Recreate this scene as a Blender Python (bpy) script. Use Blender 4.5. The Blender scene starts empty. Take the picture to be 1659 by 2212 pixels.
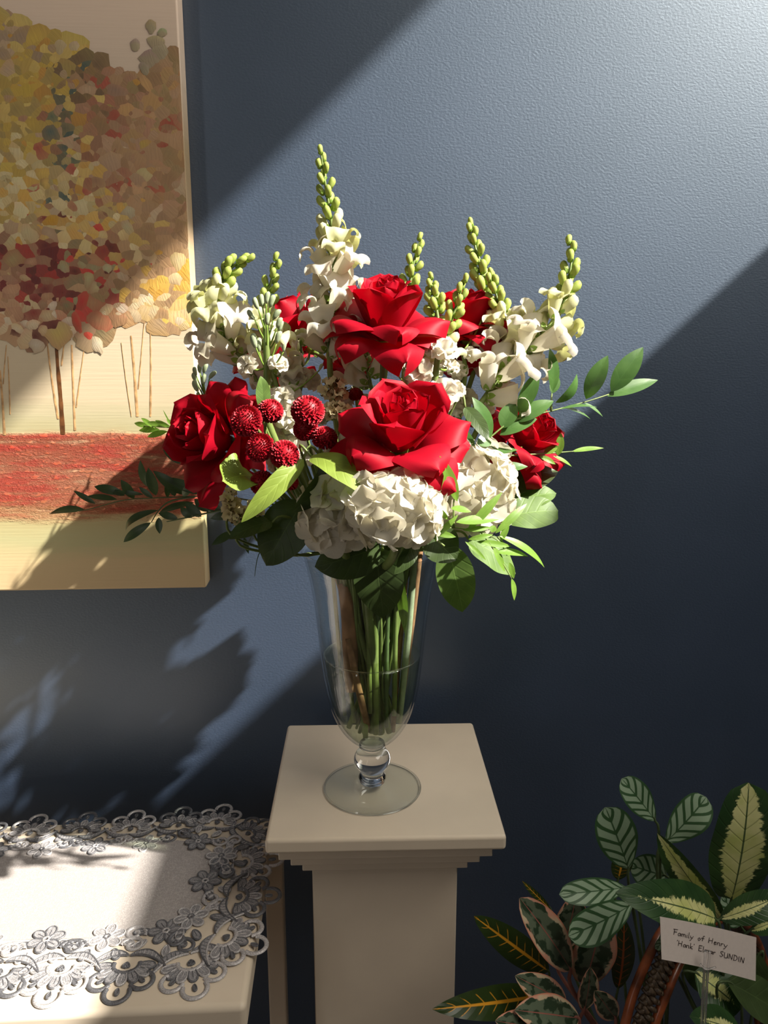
import bpy, math, random
from mathutils import Vector, Matrix, noise
V = Vector
R = math.radians
SC = bpy.context.scene
COL = SC.collection

# ------------------------------------------------------------------ camera
CAM = V((0.0, -1.09, 1.48))
YAW, PITCH = R(3.1), R(11.8)          # turned right, tipped down
F_PX, CX, CY = 1655.0, 829.5, 1106.0
_r = V((math.cos(YAW), -math.sin(YAW), 0))
_f = V((math.sin(YAW), math.cos(YAW), 0))
_d = _f * math.cos(PITCH) - V((0, 0, 1)) * math.sin(PITCH)
_u = _f * math.sin(PITCH) + V((0, 0, 1)) * math.cos(PITCH)
cam_data = bpy.data.cameras.new('camera')
cam_data.sensor_fit = 'VERTICAL'
cam_data.sensor_height = 36.0
cam_data.lens = 36.0 * F_PX / 2212.0
cam_data.clip_start = 0.02
cam = bpy.data.objects.new('camera', cam_data)
COL.objects.link(cam)
cam.matrix_world = Matrix(((_r.x, _u.x, -_d.x, CAM.x), (_r.y, _u.y, -_d.y, CAM.y), (_r.z, _u.z, -_d.z, CAM.z), (0, 0, 0, 1)))
SC.camera = cam

# ------------------------------------------------------------------ world, sun, window light, exposure
SC.view_settings.view_transform = 'Standard'
SC.view_settings.look = 'None'
SC.view_settings.exposure = 0.15
SC.view_settings.gamma = 1.0
SC.view_settings.use_curve_mapping = False
SC.cycles.sample_clamp_indirect = 6.0
SC.cycles.max_bounces = 14
SC.cycles.transparent_max_bounces = 16
SC.cycles.transmission_bounces = 14
w = bpy.data.worlds.new('room_light')
w.use_nodes = True
w.node_tree.nodes['Background'].inputs[0].default_value = (1.0, 0.93, 0.86, 1)
w.node_tree.nodes['Background'].inputs[1].default_value = 0.05
SC.world = w

SUN_DIR = V((-1, 0.40, -0.93)).normalized()
sd = bpy.data.lights.new('sun', 'SUN')
sd.energy = 13.5
sd.angle = R(0.8)
sd.color = (1.0, 0.94, 0.84)
so = bpy.data.objects.new('sun', sd)
so.rotation_euler = SUN_DIR.to_track_quat('-Z', 'Y').to_euler()
so.location = (3, -2, 4)
COL.objects.link(so)

def area(name, loc, target, sx, sy, power, color):
    l = bpy.data.lights.new(name, 'AREA')
    l.shape = 'RECTANGLE'
    l.size, l.size_y, l.energy, l.color = sx, sy, power, color
    o = bpy.data.objects.new(name, l)
    o.location = loc
    o.rotation_euler = (V(target) - V(loc)).to_track_quat('-Z', 'Y').to_euler()
    COL.objects.link(o)
    return o
# sky seen through the high side window; a second tall window of the room, behind and left of the camera
area('window_daylight', (1.27, -0.95, 2.72), (0.0, -0.6, 1.0), 1.5, 0.86, 26.0, (1.0, 0.93, 0.82))
area('room_window', (-1.7, -2.6, 1.9), (0.0, -0.2, 1.2), 0.20, 1.7, 5.5, (1.0, 0.96, 0.92))

# ------------------------------------------------------------------ pixel helpers (turn photo measurements into places)
def ray(px, py):
    return _d + _r * ((px - CX) / F_PX) - _u * ((py - CY) / F_PX)
def P(px, py, y):                     # point on the plane Y = y
    q = ray(px, py)
    return CAM + q * ((y - CAM.y) / q.y)
def T(px, py, z):                     # point on the plane Z = z
    q = ray(px, py)
    return CAM + q * ((z - CAM.z) / q.z)
def depth(p):
    return (V(p) - CAM).dot(_d)
def size(px, p):                      # length that spans px pixels at p
    return px * depth(p) / F_PX

# ------------------------------------------------------------------ object helpers
def add(name, me, parent=None, m=None):
    o = bpy.data.objects.new(name, me)
    COL.objects.link(o)
    if parent is not None:
        o.parent = parent
    if m is not None:
        o.matrix_basis = m
    return o
def mesh(name, vs, fs, mat, smooth=True, uv=None, col=None, mi=None):
    me = bpy.data.meshes.new(name)
    me.from_pydata([tuple(v) for v in vs], [], fs)
    for m in (mat if isinstance(mat, (list, tuple)) else [mat]):
        me.materials.append(m)
    if smooth:
        me.polygons.foreach_set('use_smooth', [True] * len(me.polygons))
    if mi:
        me.polygons.foreach_set('material_index', mi)
    if uv:
        lay = me.uv_layers.new(name='UVMap')
        flat = []
        for l in me.loops:
            flat.extend(uv[l.vertex_index])
        lay.data.foreach_set('uv', flat)
    if col:
        ca = me.color_attributes.new('Col', 'FLOAT_COLOR', 'POINT')
        flat = []
        for c in col:
            flat.extend((c[0], c[1], c[2], 1.0))
        ca.data.foreach_set('color', flat)
    me.update()
    return me
def tag(o, label, cat, group=None, kind=None):
    o['label'] = label
    o['category'] = cat
    if group:
        o['group'] = group
    if kind:
        o['kind'] = kind
    return o
def thing(name, label, cat, loc, group=None):
    o = bpy.data.objects.new(name, None)
    o.empty_display_size = 0.02
    o.location = loc
    COL.objects.link(o)
    return tag(o, label, cat, group)
class MB:                             # mesh builder in world coordinates
    def __init__(s):
        s.v, s.f, s.uv, s.col, s.mi = [], [], [], [], []
    def grid(s, pts, nu, nv, uv=None, closed=False, mi=0):
        b = len(s.v)
        s.v.extend(pts)
        s.uv.extend(uv if uv else [(0, 0)] * len(pts))
        for j in range(nv - 1):
            for i in range(nu if closed else nu - 1):
                i2 = (i + 1) % nu
                s.f.append((b + j * nu + i, b + j * nu + i2, b + (j + 1) * nu + i2, b + (j + 1) * nu + i))
                s.mi.append(mi)
        return b
    def poly(s, pts, mi=0):
        b = len(s.v)
        s.v.extend(pts)
        s.uv.extend([(0, 0)] * len(pts))
        s.f.append(tuple(range(b, b + len(pts))))
        s.mi.append(mi)
    def box(s, a, b, mi=0):
        k = len(s.v)
        for z in (a[2], b[2]):
            s.v.extend([V((a[0], a[1], z)), V((b[0], a[1], z)), V((b[0], b[1], z)), V((a[0], b[1], z))])
        s.uv.extend([(0, 0)] * 8)
        for q in ((3, 2, 1, 0), (4, 5, 6, 7), (0, 1, 5, 4), (1, 2, 6, 5), (2, 3, 7, 6), (3, 0, 4, 7)):
            s.f.append(tuple(k + i for i in q))
            s.mi.append(mi)
    def tube(s, pts, rad, n=7, sub=4, mi=0, cap=True, flat=1.0):
        pts = smooth_path(pts, sub)
        m = len(pts)
        rr = rad if isinstance(rad, (list, tuple)) else [rad, rad]
        prev = None
        ring = []
        uv = []
        for k, p in enumerate(pts):
            t = (pts[min(k + 1, m - 1)] - pts[max(k - 1, 0)])
            t = t.normalized() if t.length > 1e-9 else V((0, 0, 1))
            if prev is None:
                a = t.orthogonal().normalized()
            else:
                a = (prev - t * prev.dot(t))
                a = a.normalized() if a.length > 1e-6 else t.orthogonal().normalized()
            prev = a
            b = t.cross(a)
            q = k / max(1, m - 1) * (len(rr) - 1)
            i0 = min(int(q), len(rr) - 2)
            r_ = rr[i0] + (rr[i0 + 1] - rr[i0]) * (q - i0)
            for i in range(n):
                an = 2 * math.pi * i / n
                ring.append(p + a * (math.cos(an) * r_) + b * (math.sin(an) * r_ * flat))
                uv.append((i / n, k / max(1, m - 1)))
        b0 = s.grid(ring, n, m, uv, closed=True, mi=mi)
        if cap:
            s.f.append(tuple(b0 + i for i in range(n))[::-1])
            s.f.append(tuple(b0 + (m - 1) * n + i for i in range(n)))
            s.mi.extend([mi, mi])
    def lathe(s, prof, c, n=48, mi=0):
        pts, uv = [], []
        for (r_, z) in prof:
            for i in range(n):
                a = 2 * math.pi * i / n
                pts.append(V((c[0] + r_ * math.cos(a), c[1] + r_ * math.sin(a), c[2] + z)))
                uv.append((i / n, z))
        s.grid(pts, n, len(prof), uv, closed=True, mi=mi)
    def build(s, name, mat, parent=None, smooth=True, col=None, origin=None, outward=False):
        o0 = origin if origin is not None else (parent_loc(parent) if parent else V((0, 0, 0)))
        me = mesh(name, [v - o0 for v in s.v], s.f, mat, smooth, s.uv, col, s.mi if any(s.mi) else None)
        if outward:                   # closed glass bodies need their normals facing out
            import bmesh
            bm = bmesh.new()
            bm.from_mesh(me)
            bmesh.ops.recalc_face_normals(bm, faces=bm.faces[:])
            bm.to_mesh(me)
            bm.free()
        o = add(name, me, parent)
        if origin is not None and not parent:
            o.location = origin
        return o
def parent_loc(o):
    l = V((0, 0, 0))
    while o is not None:
        l = l + o.location
        o = o.parent
    return l
def bevel(o, wd=0.003, seg=3):
    m = o.modifiers.new('bevel', 'BEVEL')
    m.width = wd
    m.segments = seg
    m.limit_method = 'ANGLE'
    m.harden_normals = True
    o.data.polygons.foreach_set('use_smooth', [True] * len(o.data.polygons))
    return o
def smooth_path(pts, sub):
    pts = [V(p) for p in pts]
    if sub <= 1 or len(pts) < 3:
        return pts
    out = []
    n = len(pts)
    for i in range(n - 1):
        p0, p1, p2, p3 = pts[max(i - 1, 0)], pts[i], pts[i + 1], pts[min(i + 2, n - 1)]
        for k in range(sub):
            t = k / sub
            out.append(0.5 * ((2 * p1) + (p2 - p0) * t + (2 * p0 - 5 * p1 + 4 * p2 - p3) * t * t + (3 * p1 - p0 - 3 * p2 + p3) * t ** 3))
    out.append(pts[-1])
    return out

# ------------------------------------------------------------------ node helpers
class X:                              # a socket with arithmetic
    def __init__(s, nt, sock):
        s.nt, s.s = nt, sock
    def op(s, o, b=None, c=None):
        n = s.nt.nodes.new('ShaderNodeMath')
        n.operation = o
        for i, q in enumerate((s, b, c)):
            if q is None:
                continue
            if isinstance(q, X):
                s.nt.links.new(q.s, n.inputs[i])
            else:
                n.inputs[i].default_value = q
        return X(s.nt, n.outputs[0])
    def __add__(s, b): return s.op('ADD', b)
    def __sub__(s, b): return s.op('SUBTRACT', b)
    def __mul__(s, b): return s.op('MULTIPLY', b)
    def abs(s): return s.op('ABSOLUTE')
    def fract(s): return s.op('FRACT')
    def sin(s): return s.op('SINE')
    def max(s, b): return s.op('MAXIMUM', b)
    def min(s, b): return s.op('MINIMUM', b)
    def step(s, lo, hi):              # 0 below lo, 1 above hi (lo may exceed hi)
        n = s.nt.nodes.new('ShaderNodeMapRange')
        n.interpolation_type = 'SMOOTHSTEP'
        n.inputs['From Min'].default_value = min(lo, hi)
        n.inputs['From Max'].default_value = max(lo, hi)
        n.inputs['To Min'].default_value = 0.0 if lo < hi else 1.0
        n.inputs['To Max'].default_value = 1.0 if lo < hi else 0.0
        s.nt.links.new(s.s, n.inputs['Value'])
        return X(s.nt, n.outputs[0])
def new_mat(name):
    m = bpy.data.materials.new(name)
    m.use_nodes = True
    nt = m.node_tree
    bs = nt.nodes['Principled BSDF']
    return m, nt, bs
def coord(nt, which='Object', scale=None):
    n = nt.nodes.new('ShaderNodeTexCoord')
    s = n.outputs[which]
    if scale:
        mp = nt.nodes.new('ShaderNodeMapping')
        mp.inputs['Scale'].default_value = scale
        nt.links.new(s, mp.inputs['Vector'])
        s = mp.outputs[0]
    return s
def split(nt, s):
    n = nt.nodes.new('ShaderNodeSeparateXYZ')
    nt.links.new(s, n.inputs[0])
    return [X(nt, o) for o in n.outputs]
def noise_tex(nt, vec, scale, detail=3.0, rough=0.5):
    n = nt.nodes.new('ShaderNodeTexNoise')
    n.inputs['Scale'].default_value = scale
    n.inputs['Detail'].default_value = detail
    n.inputs['Roughness'].default_value = rough
    nt.links.new(vec, n.inputs['Vector'])
    return X(nt, n.outputs['Fac'])
def rgb(nt, c):
    n = nt.nodes.new('ShaderNodeRGB')
    n.outputs[0].default_value = (c[0], c[1], c[2], 1)
    return X(nt, n.outputs[0])
def mixc(nt, f, a, b):
    n = nt.nodes.new('ShaderNodeMix')
    n.data_type = 'RGBA'
    for sock, q in ((n.inputs[0], f), (n.inputs[6], a), (n.inputs[7], b)):
        if isinstance(q, X):
            nt.links.new(q.s, sock)
        elif isinstance(q, (int, float)):
            sock.default_value = q
        else:
            sock.default_value = (q[0], q[1], q[2], 1)
    return X(nt, n.outputs[2])
def bump(nt, bs, h, strength=0.3, dist=0.001):
    n = nt.nodes.new('ShaderNodeBump')
    n.inputs['Strength'].default_value = strength
    n.inputs['Distance'].default_value = dist
    nt.links.new(h.s, n.inputs['Height'])
    nt.links.new(n.outputs[0], bs.inputs['Normal'])
    return n
def thin(nt, bs, colour, fac, tint=(1, 1, 1), gain=1.0):   # light shining through a leaf or a petal
    tr = nt.nodes.new('ShaderNodeBsdfTranslucent')
    g = nt.nodes.new('ShaderNodeMix')
    g.data_type = 'RGBA'
    g.blend_type = 'MULTIPLY'
    g.inputs[0].default_value = 1.0
    if isinstance(colour, X):
        nt.links.new(colour.s, g.inputs[6])
    else:
        g.inputs[6].default_value = (colour[0], colour[1], colour[2], 1)
    g.inputs[7].default_value = (tint[0] * gain, tint[1] * gain, tint[2] * gain, 1)
    nt.links.new(g.outputs[2], tr.inputs['Color'])
    mx = nt.nodes.new('ShaderNodeMixShader')
    mx.inputs[0].default_value = fac
    nt.links.new(bs.outputs[0], mx.inputs[1])
    nt.links.new(tr.outputs[0], mx.inputs[2])
    nt.links.new(mx.outputs[0], nt.nodes['Material Output'].inputs['Surface'])
def plain(name, c, rough=0.5, spec=0.4, var=0.0, nscale=60, bmp=0.0, transl=0.0, tint=(1, 1, 1), bdist=0.001, gain=1.0, sheen=0.0):
    m, nt, bs = new_mat(name)
    bs.inputs['Roughness'].default_value = rough
    bs.inputs['Specular IOR Level'].default_value = spec
    if sheen:
        bs.inputs['Sheen Weight'].default_value = sheen
        bs.inputs['Sheen Tint'].default_value = (c[0], c[1], c[2], 1)
    cs = rgb(nt, c)
    nz = noise_tex(nt, coord(nt), nscale) if (var or bmp) else None
    if var:
        lo = tuple(q * (1 - var) for q in c)
        hi = tuple(min(1, q * (1 + var)) for q in c)
        cs = mixc(nt, nz.step(0.3, 0.7), lo, hi)
    nt.links.new(cs.s, bs.inputs['Base Color'])
    if bmp:
        bump(nt, bs, nz, bmp, bdist)
    if transl:
        thin(nt, bs, cs, transl, tint, gain)
    return m
def lin(r, g, b):
    return tuple(((c / 255 + 0.055) / 1.055) ** 2.4 if c > 10 else c / 255 / 12.92 for c in (r, g, b))

# ---- leaf materials driven by each leaf's own UV (u across, v from base to tip)
def leaf_uv(nt):
    u, v, _ = split(nt, coord(nt, 'UV'))
    return (u * 2.0 - 1.0), (u * 2.0 - 1.0).abs(), v
def leaf_plain(name, c, c2, rough=0.4, spec=0.5, transl=0.3, tint=(0.9, 1.1, 0.3), nveins=7, slant=1.6, vein=0.5, bmp=0.35, gain=1.6):
    m, nt, bs = new_mat(name)
    s, a, t = leaf_uv(nt)
    nz = noise_tex(nt, coord(nt), 70, 4)
    k = ((t * nveins - a * slant).fract() - 0.5).abs()
    side = k.step(0.035, 0.0)
    mid = a.step(0.035, 0.015)
    vm = side.max(mid)
    cs = mixc(nt, nz.step(0.3, 0.7), c, c2)
    cs = mixc(nt, vm * vein, cs, tuple(min(1, q * 1.9 + 0.01) for q in c2))
    nt.links.new(cs.s, bs.inputs['Base Color'])
    bs.inputs['Roughness'].default_value = rough
    bs.inputs['Specular IOR Level'].default_value = spec
    h = (k.step(0.0, 0.16) * 0.5) + (nz * 0.5) - (mid * 0.5)
    bump(nt, bs, h, bmp * 0.7, 0.0009)
    thin(nt, bs, cs, transl, tint, gain)
    return m
def leaf_striped(name):
    m, nt, bs = new_mat(name)
    s, a, t = leaf_uv(nt)
    nz = noise_tex(nt, coord(nt), 45, 3)
    k = ((t * 5.4 - a * 1.55 + nz * 0.22).fract() - 0.5).abs()
    pale = k.step(0.14, 0.20) * a.step(0.90, 0.82) * a.step(0.02, 0.06)
    cs = mixc(nt, pale, lin(52, 84, 50), lin(142, 164, 138))
    nt.links.new(cs.s, bs.inputs['Base Color'])
    bs.inputs['Roughness'].default_value = 0.45
    bump(nt, bs, noise_tex(nt, coord(nt, 'UV', (90, 10, 1)), 1.0), 0.15, 0.001)
    thin(nt, bs, cs, 0.15, (0.8, 1, 0.5))
    return m
def leaf_blotched(name, reach=0.55, fade=0.0):
    m, nt, bs = new_mat(name)
    s, a, t = leaf_uv(nt)
    n1 = noise_tex(nt, coord(nt, 'UV', (3, 16, 1)), 1.6, 5, 0.65)
    n2 = noise_tex(nt, coord(nt), 30, 3)
    edge = a + (n1 - 0.5) * 0.75 + (t - 0.45).abs() * 0.45 + t * fade
    pale = edge.step(reach + 0.05, reach - 0.05)
    rib = ((t * 10.0 - a * 2.2).fract() - 0.5).abs().step(0.10, 0.0)
    cr = mixc(nt, n2.step(0.35, 0.7), lin(228, 226, 164), lin(200, 206, 124))
    cr = mixc(nt, rib * 0.45, cr, lin(150, 160, 90))
    cs = mixc(nt, pale, mixc(nt, n2.step(0.3, 0.7), lin(38, 66, 34), lin(56, 86, 44)), cr)
    cs = mixc(nt, a.step(0.035, 0.02), cs, lin(80, 100, 60))
    nt.links.new(cs.s, bs.inputs['Base Color'])
    bs.inputs['Roughness'].default_value = 0.38
    bump(nt, bs, rib.op('MULTIPLY', -1.0) + n2 * 0.5, 0.3, 0.002)
    thin(nt, bs, cs, 0.15, (0.9, 1, 0.5))
    return m
def leaf_croton(name, vc=(214, 150, 40)):
    m, nt, bs = new_mat(name)
    s, a, t = leaf_uv(nt)
    nz = noise_tex(nt, coord(nt, 'UV', (2, 12, 1)), 1.2, 3)
    mid = (a + t * 0.05).step(0.15, 0.09)
    k = ((t * 9.0 - a * 1.0).fract() - 0.5).abs()
    side = k.step(0.07, 0.02) * (a + (nz - 0.5) * 1.4).step(0.75, 0.45)
    cs = mixc(nt, (side * 0.8).max(mid), lin(44, 60, 26), lin(*vc))
    nt.links.new(cs.s, bs.inputs['Base Color'])
    bs.inputs['Roughness'].default_value = 0.3
    bump(nt, bs, k, 0.25, 0.0015)
    return m
def leaf_rubber(name):
    m, nt, bs = new_mat(name)
    s, a, t = leaf_uv(nt)
    n1 = noise_tex(nt, coord(nt, 'UV', (2, 4, 1)), 1.7, 4)
    n2 = noise_tex(nt, coord(nt), 40, 2)
    green = mixc(nt, n1.step(0.45, 0.52), lin(46, 62, 44), lin(92, 104, 84))
    rim = (a + (n1 - 0.5) * 1.1).step(0.72, 0.80)
    edge = a.step(0.90, 0.97)
    cs = mixc(nt, rim, green, mixc(nt, n2.step(0.4, 0.6), lin(196, 178, 146), lin(204, 150, 126)))
    cs = mixc(nt, edge, cs, lin(200, 130, 104))
    cs = mixc(nt, a.step(0.04, 0.02), cs, lin(150, 90, 80))
    nt.links.new(cs.s, bs.inputs['Base Color'])
    bs.inputs['Roughness'].default_value = 0.28
    bump(nt, bs, n1, 0.2, 0.001)
    return m

# ------------------------------------------------------------------ leaf geometry
def leaf_pts(base, tip, width, normal=(0, -1, 0.4), bulge=0.12, fold=0.12, twist=0.0, a=0.75, b=0.75, nu=9, nv=14, wave=0.0, seed=0, curl=0.0):
    base, tip = V(base), V(tip)
    ax = tip - base
    L = ax.length
    tdir = ax / L
    n = V(normal)
    n = n - tdir * n.dot(tdir)
    n = n.normalized() if n.length > 1e-5 else tdir.orthogonal().normalized()
    tm = a / (a + b)
    nrm = (tm ** a) * ((1 - tm) ** b)
    pts, uv = [], []
    for j in range(nv):
        t = j / (nv - 1)
        c = base + ax * t + n * (bulge * L * 4 * t * (1 - t))
        tg = (ax + n * (bulge * L * 4 * (1 - 2 * t))).normalized()
        side = tg.cross(n).normalized()
        nn = side.cross(tg).normalized()
        if twist:
            q = Matrix.Rotation(twist * t, 3, tg)
            side, nn = q @ side, q @ nn
        wt = width * 0.5 * (max(t, 0.0) ** a) * (max(1 - t, 0.0) ** b) / nrm
        wt = max(wt, width * 0.012)
        for i in range(nu):
            s = -1 + 2 * i / (nu - 1)
            h = fold * abs(s) * wt - curl * s * s * wt
            if wave:
                h += wave * width * abs(s) * math.sin(t * 11 + seed + (1.3 if s > 0 else 0))
            pts.append(c + side * (s * wt) + nn * h)
            uv.append((i / (nu - 1), t))
    return pts, uv
def leaf(name, parent, mat, base, tip, width, **k):
    m = MB()
    nu, nv = k.get('nu', 9), k.get('nv', 14)
    pts, uv = leaf_pts(base, tip, width, **k)
    m.grid(pts, nu, nv, uv)
    return m.build(name, mat, parent)
# ================================================================== SETTING
def wall_mat():
    m, nt, bs = new_mat('slate_blue_paint')
    oc = coord(nt)
    n1 = noise_tex(nt, coord(nt, 'Object', (1, 1, 1.5)), 260, 3, 0.55)
    n2 = noise_tex(nt, oc, 7, 3)
    cs = mixc(nt, n2.step(0.3, 0.7), (0.024, 0.040, 0.078), (0.029, 0.046, 0.088))
    nt.links.new(cs.s, bs.inputs['Base Color'])
    bs.inputs['Roughness'].default_value = 0.54
    bs.inputs['IOR'].default_value = 2.05
    bs.inputs['Coat Weight'].default_value = 0.7
    bs.inputs['Coat Roughness'].default_value = 0.30
    bs.inputs['Coat IOR'].default_value = 1.5
    bs.inputs['Specular Tint'].default_value = (0.72, 0.88, 1.0, 1)
    bump(nt, bs, n1, 0.28, 0.0015)
    return m
M_wall = wall_mat()
M_ceiling = plain('ceiling_paint', (0.7, 0.68, 0.64), 0.8, 0.2)
M_floor = plain('floor_carpet', (0.16, 0.13, 0.11), 0.9, 0.1, 0.3, 200, 0.3)
M_trim = plain('white_trim_paint', (0.72, 0.69, 0.64), 0.45, 0.4)
M_cream = plain('cream_paint', (0.69, 0.59, 0.465), 0.42, 0.4, 0.04, 9, 0.0)

def slab(name, a, b, mat, **p):
    m = MB()
    m.box(a, b)
    o = m.build(name, mat, smooth=False)
    o['kind'] = 'structure'
    return o
slab('floor', (-3.0, -3.4, -0.1), (1.6, 0.12, 0.0), M_floor)
slab('wall_back', (-3.0, 0.0, 0.0), (1.3, 0.12, 3.5), M_wall)
slab('ceiling', (-3.0, -3.4, 3.5), (1.6, 0.12, 3.4), M_ceiling)
# side wall with its high window: four pieces around the opening, one mesh
WX, WY0, WY1, WZ0, WZ1 = 1.30, -2.25, -0.05, 2.24, 3.17
m = MB()
m.box((WX, -3.4, 0.0), (WX + 0.12, 0.12, WZ0))
m.box((WX, -3.4, WZ1), (WX + 0.12, 0.12, 3.5))
m.box((WX, -3.4, WZ0), (WX + 0.12, WY0, WZ1))
m.box((WX, WY1, WZ0), (WX + 0.12, 0.12, WZ1))
o = m.build('wall_right', M_wall, smooth=False)
o['kind'] = 'structure'
m = MB()
for k in (0, 1):
    z = (WZ0 - 0.001, WZ1 - 0.029)[k]
    m.box((WX - 0.012, WY0 - 0.05, z), (WX + 0.135, WY1 + 0.04, z + 0.03))
o = m.build('window_1', M_trim, smooth=False)
o['kind'] = 'structure'

# ------------------------------------------------------------------ painting
PF = -0.036                                            # front face of the canvas
pc = P(450, 1270, PF)
pt = P(378, 0, PF)
px1 = (pc.x + pt.x) / 2
PZ0 = pc.z
PX0, PZ1 = px1 - 0.62, PZ0 + 1.25
def painting_mat():
    m, nt, bs = new_mat('painted_canvas')
    oc = coord(nt)
    x, y, z = split(nt, oc)
    nw = noise_tex(nt, coord(nt, 'Object', (5, 1, 40)), 1.6, 5, 0.6)
    nb = noise_tex(nt, coord(nt, 'Object', (4.5, 1, 30)), 2.2, 6, 0.65)
    nf = noise_tex(nt, coord(nt, 'Object', (4, 1, 130)), 2.0, 3)
    zz = z + (nw - 0.5) * 0.045
    ramp = nt.nodes.new('ShaderNodeValToRGB')
    sp = lambda py: (P(250, py, PF).z - PZ0) / 1.25
    stops = [(1275, (226, 200, 156)), (1215, (228, 204, 158)), (1165, (206, 200, 152)), (1125, (206, 192, 142)), (1105, (212, 150, 104)),
             (1075, (208, 120, 84)), (1030, (204, 128, 94)), (1000, (196, 112, 80)), (965, (196, 92, 62)), (945, (190, 110, 76)), (925, (198, 188, 146)),
             (895, (206, 196, 160)), (860, (222, 204, 172)), (740, (224, 206, 176)), (560, (190, 164, 130)), (330, (176, 154, 118)), (150, (222, 202, 180)), (0, (238, 214, 192))]
    el = ramp.color_ramp.elements
    while len(el) > 1:
        el.remove(el[0])
    el[0].position = sp(stops[0][0])
    el[0].color = (*[q * 0.86 for q in lin(*stops[0][1])], 1)
    for py, c in stops[1:]:
        e = el.new(min(1.0, sp(py)))
        e.color = (*[q * 0.86 for q in lin(*c)], 1)
    f = zz * (1 / 1.25)
    nt.links.new(f.s, ramp.inputs[0])
    cs = X(nt, ramp.outputs[0])
    zr0, zr1 = P(250, 1112, PF).z - PZ0, P(250, 935, PF).z - PZ0
    red = zz.step(zr0 - 0.012, zr0 + 0.02) * zz.step(zr1 + 0.006, zr1 - 0.012)
    cs = mixc(nt, red * nb.step(0.46, 0.60) * 0.8, cs, lin(200, 66, 50))
    cs = mixc(nt, red * nb.step(0.44, 0.34) * 0.7, cs, lin(222, 180, 140))
    nt.links.new(cs.s, bs.inputs['Base Color'])
    bs.inputs['Roughness'].default_value = 0.5
    bs.inputs['Specular IOR Level'].default_value = 0.35
    nr = noise_tex(nt, coord(nt, 'Object', (1, 1, 2.2)), 55, 6, 0.68)
    ridge = (nr - 0.5).abs().step(0.0, 0.10)
    rel = red * (ridge * 1.1 + nb * 0.8)
    bump(nt, bs, rel + nf * 0.06, 0.85, 0.0045)
    return m
M_canvas = painting_mat()
painting = thing('painting', 'large abstract canvas of autumn trees hanging on the dark blue wall', 'painting', (px1, PF, PZ0))
m = MB()
m.box((PX0, PF, PZ0), (px1, -0.001, PZ1))
o = m.build('canvas', M_canvas, painting, smooth=False)
bevel(o, 0.003, 2)

def attr_mat(name, rough=0.5, bmp=0.0):
    m, nt, bs = new_mat(name)
    n = nt.nodes.new('ShaderNodeAttribute')
    n.attribute_name = 'Col'
    nt.links.new(n.outputs['Color'], bs.inputs['Base Color'])
    bs.inputs['Roughness'].default_value = rough
    bs.inputs['Specular IOR Level'].default_value = 0.35
    if bmp:
        u, v, _ = split(nt, coord(nt, 'UV'))
        w_ = noise_tex(nt, coord(nt, 'UV', (14, 1.5, 1)), 1.0, 3)
        bump(nt, bs, w_, bmp, 0.002)
    return m
M_dab = attr_mat('oil_paint_dabs', 0.45, 0.28)
rng = random.Random(11)
def pick(*cs):
    return rng.choice(cs)
def foliage_colour(x, y):
    """palette of the painted crowns at photo position x, y"""
    def near(cx, cy, rx, ry):
        return math.exp(-((x - cx) / rx) ** 2 - ((y - cy) / ry) ** 2)
    W = []
    W.append((near(60, 200, 110, 170) * 1.3, [(196, 166, 70), (176, 150, 72), (206, 180, 100), (160, 140, 80), (190, 140, 60)]))
    W.append((near(70, 420, 130, 110) * 1.2, [(216, 196, 138), (200, 176, 120), (206, 160, 70), (190, 176, 128), (170, 150, 100), (222, 208, 160)]))
    W.append((near(230, 470, 90, 70) * 0.5, [(206, 164, 76), (196, 150, 70), (200, 170, 96)]))
    W.append((near(130, 300, 34, 110) * 0.9, [(64, 86, 82), (84, 98, 80), (92, 92, 72)]))
    W.append((near(160, 190, 60, 60) * 0.8, [(116, 94, 66), (130, 104, 72), (104, 84, 62)]))
    W.append((near(240, 300, 110, 120) * 1.1, [(150, 110, 84), (168, 124, 100), (140, 96, 72), (156, 100, 78), (172, 140, 112), (164, 74, 60)]))
    W.append((near(310, 420, 80, 220) * 1.0, [(164, 130, 96), (176, 142, 108), (150, 118, 86), (188, 150, 110), (160, 128, 98)]))
    W.append((near(350, 250, 60, 120) * 0.8, [(170, 138, 92), (190, 150, 96), (150, 128, 90)]))
    W.append((near(110, 590, 80, 70) * 1.7, [(92, 26, 30), (112, 32, 34), (84, 30, 28), (134, 44, 42), (150, 110, 84)]))
    W.append((near(60, 560, 120, 70) * 0.9, [(160, 42, 38), (180, 60, 48), (150, 112, 84), (170, 130, 104), (120, 34, 34)]))
    W.append((near(185, 620, 55, 70) * 1.1, [(202, 48, 46), (186, 58, 52), (128, 116, 84), (152, 150, 110)]))
    W.append((near(250, 640, 90, 70) * 0.9, [(146, 112, 80), (164, 122, 86), (150, 124, 84), (176, 140, 104)]))
    W.append((near(370, 660, 60, 70) * 1.0, [(224, 178, 76), (214, 160, 60), (226, 196, 130), (230, 200, 150)]))
    W.append((near(30, 660, 70, 60) * 0.9, [(180, 140, 104), (196, 150, 116), (200, 180, 140)]))
    W.append((near(20, 70, 50, 60) * 0.8, [(176, 152, 126), (160, 138, 116)]))
    W.append((0.05, [(190, 170, 140), (176, 150, 120)]))
    tot = sum(q for q, _ in W)
    r_ = rng.random() * tot
    for q, c in W:
        r_ -= q
        if r_ <= 0:
            return pick(*c)
    return (170, 140, 110)
def crown_edge(x):                     # upper outline of the painted crowns in the photo
    pts = [(-60, 20), (0, 40), (60, 45), (80, 90), (160, 95), (190, 140), (240, 165), (300, 180), (340, 140), (400, 110)]
    for (a, ya), (b, yb) in zip(pts, pts[1:]):
        if a <= x <= b:
            return ya + (yb - ya) * (x - a) / (b - a)
    return 60
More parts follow.
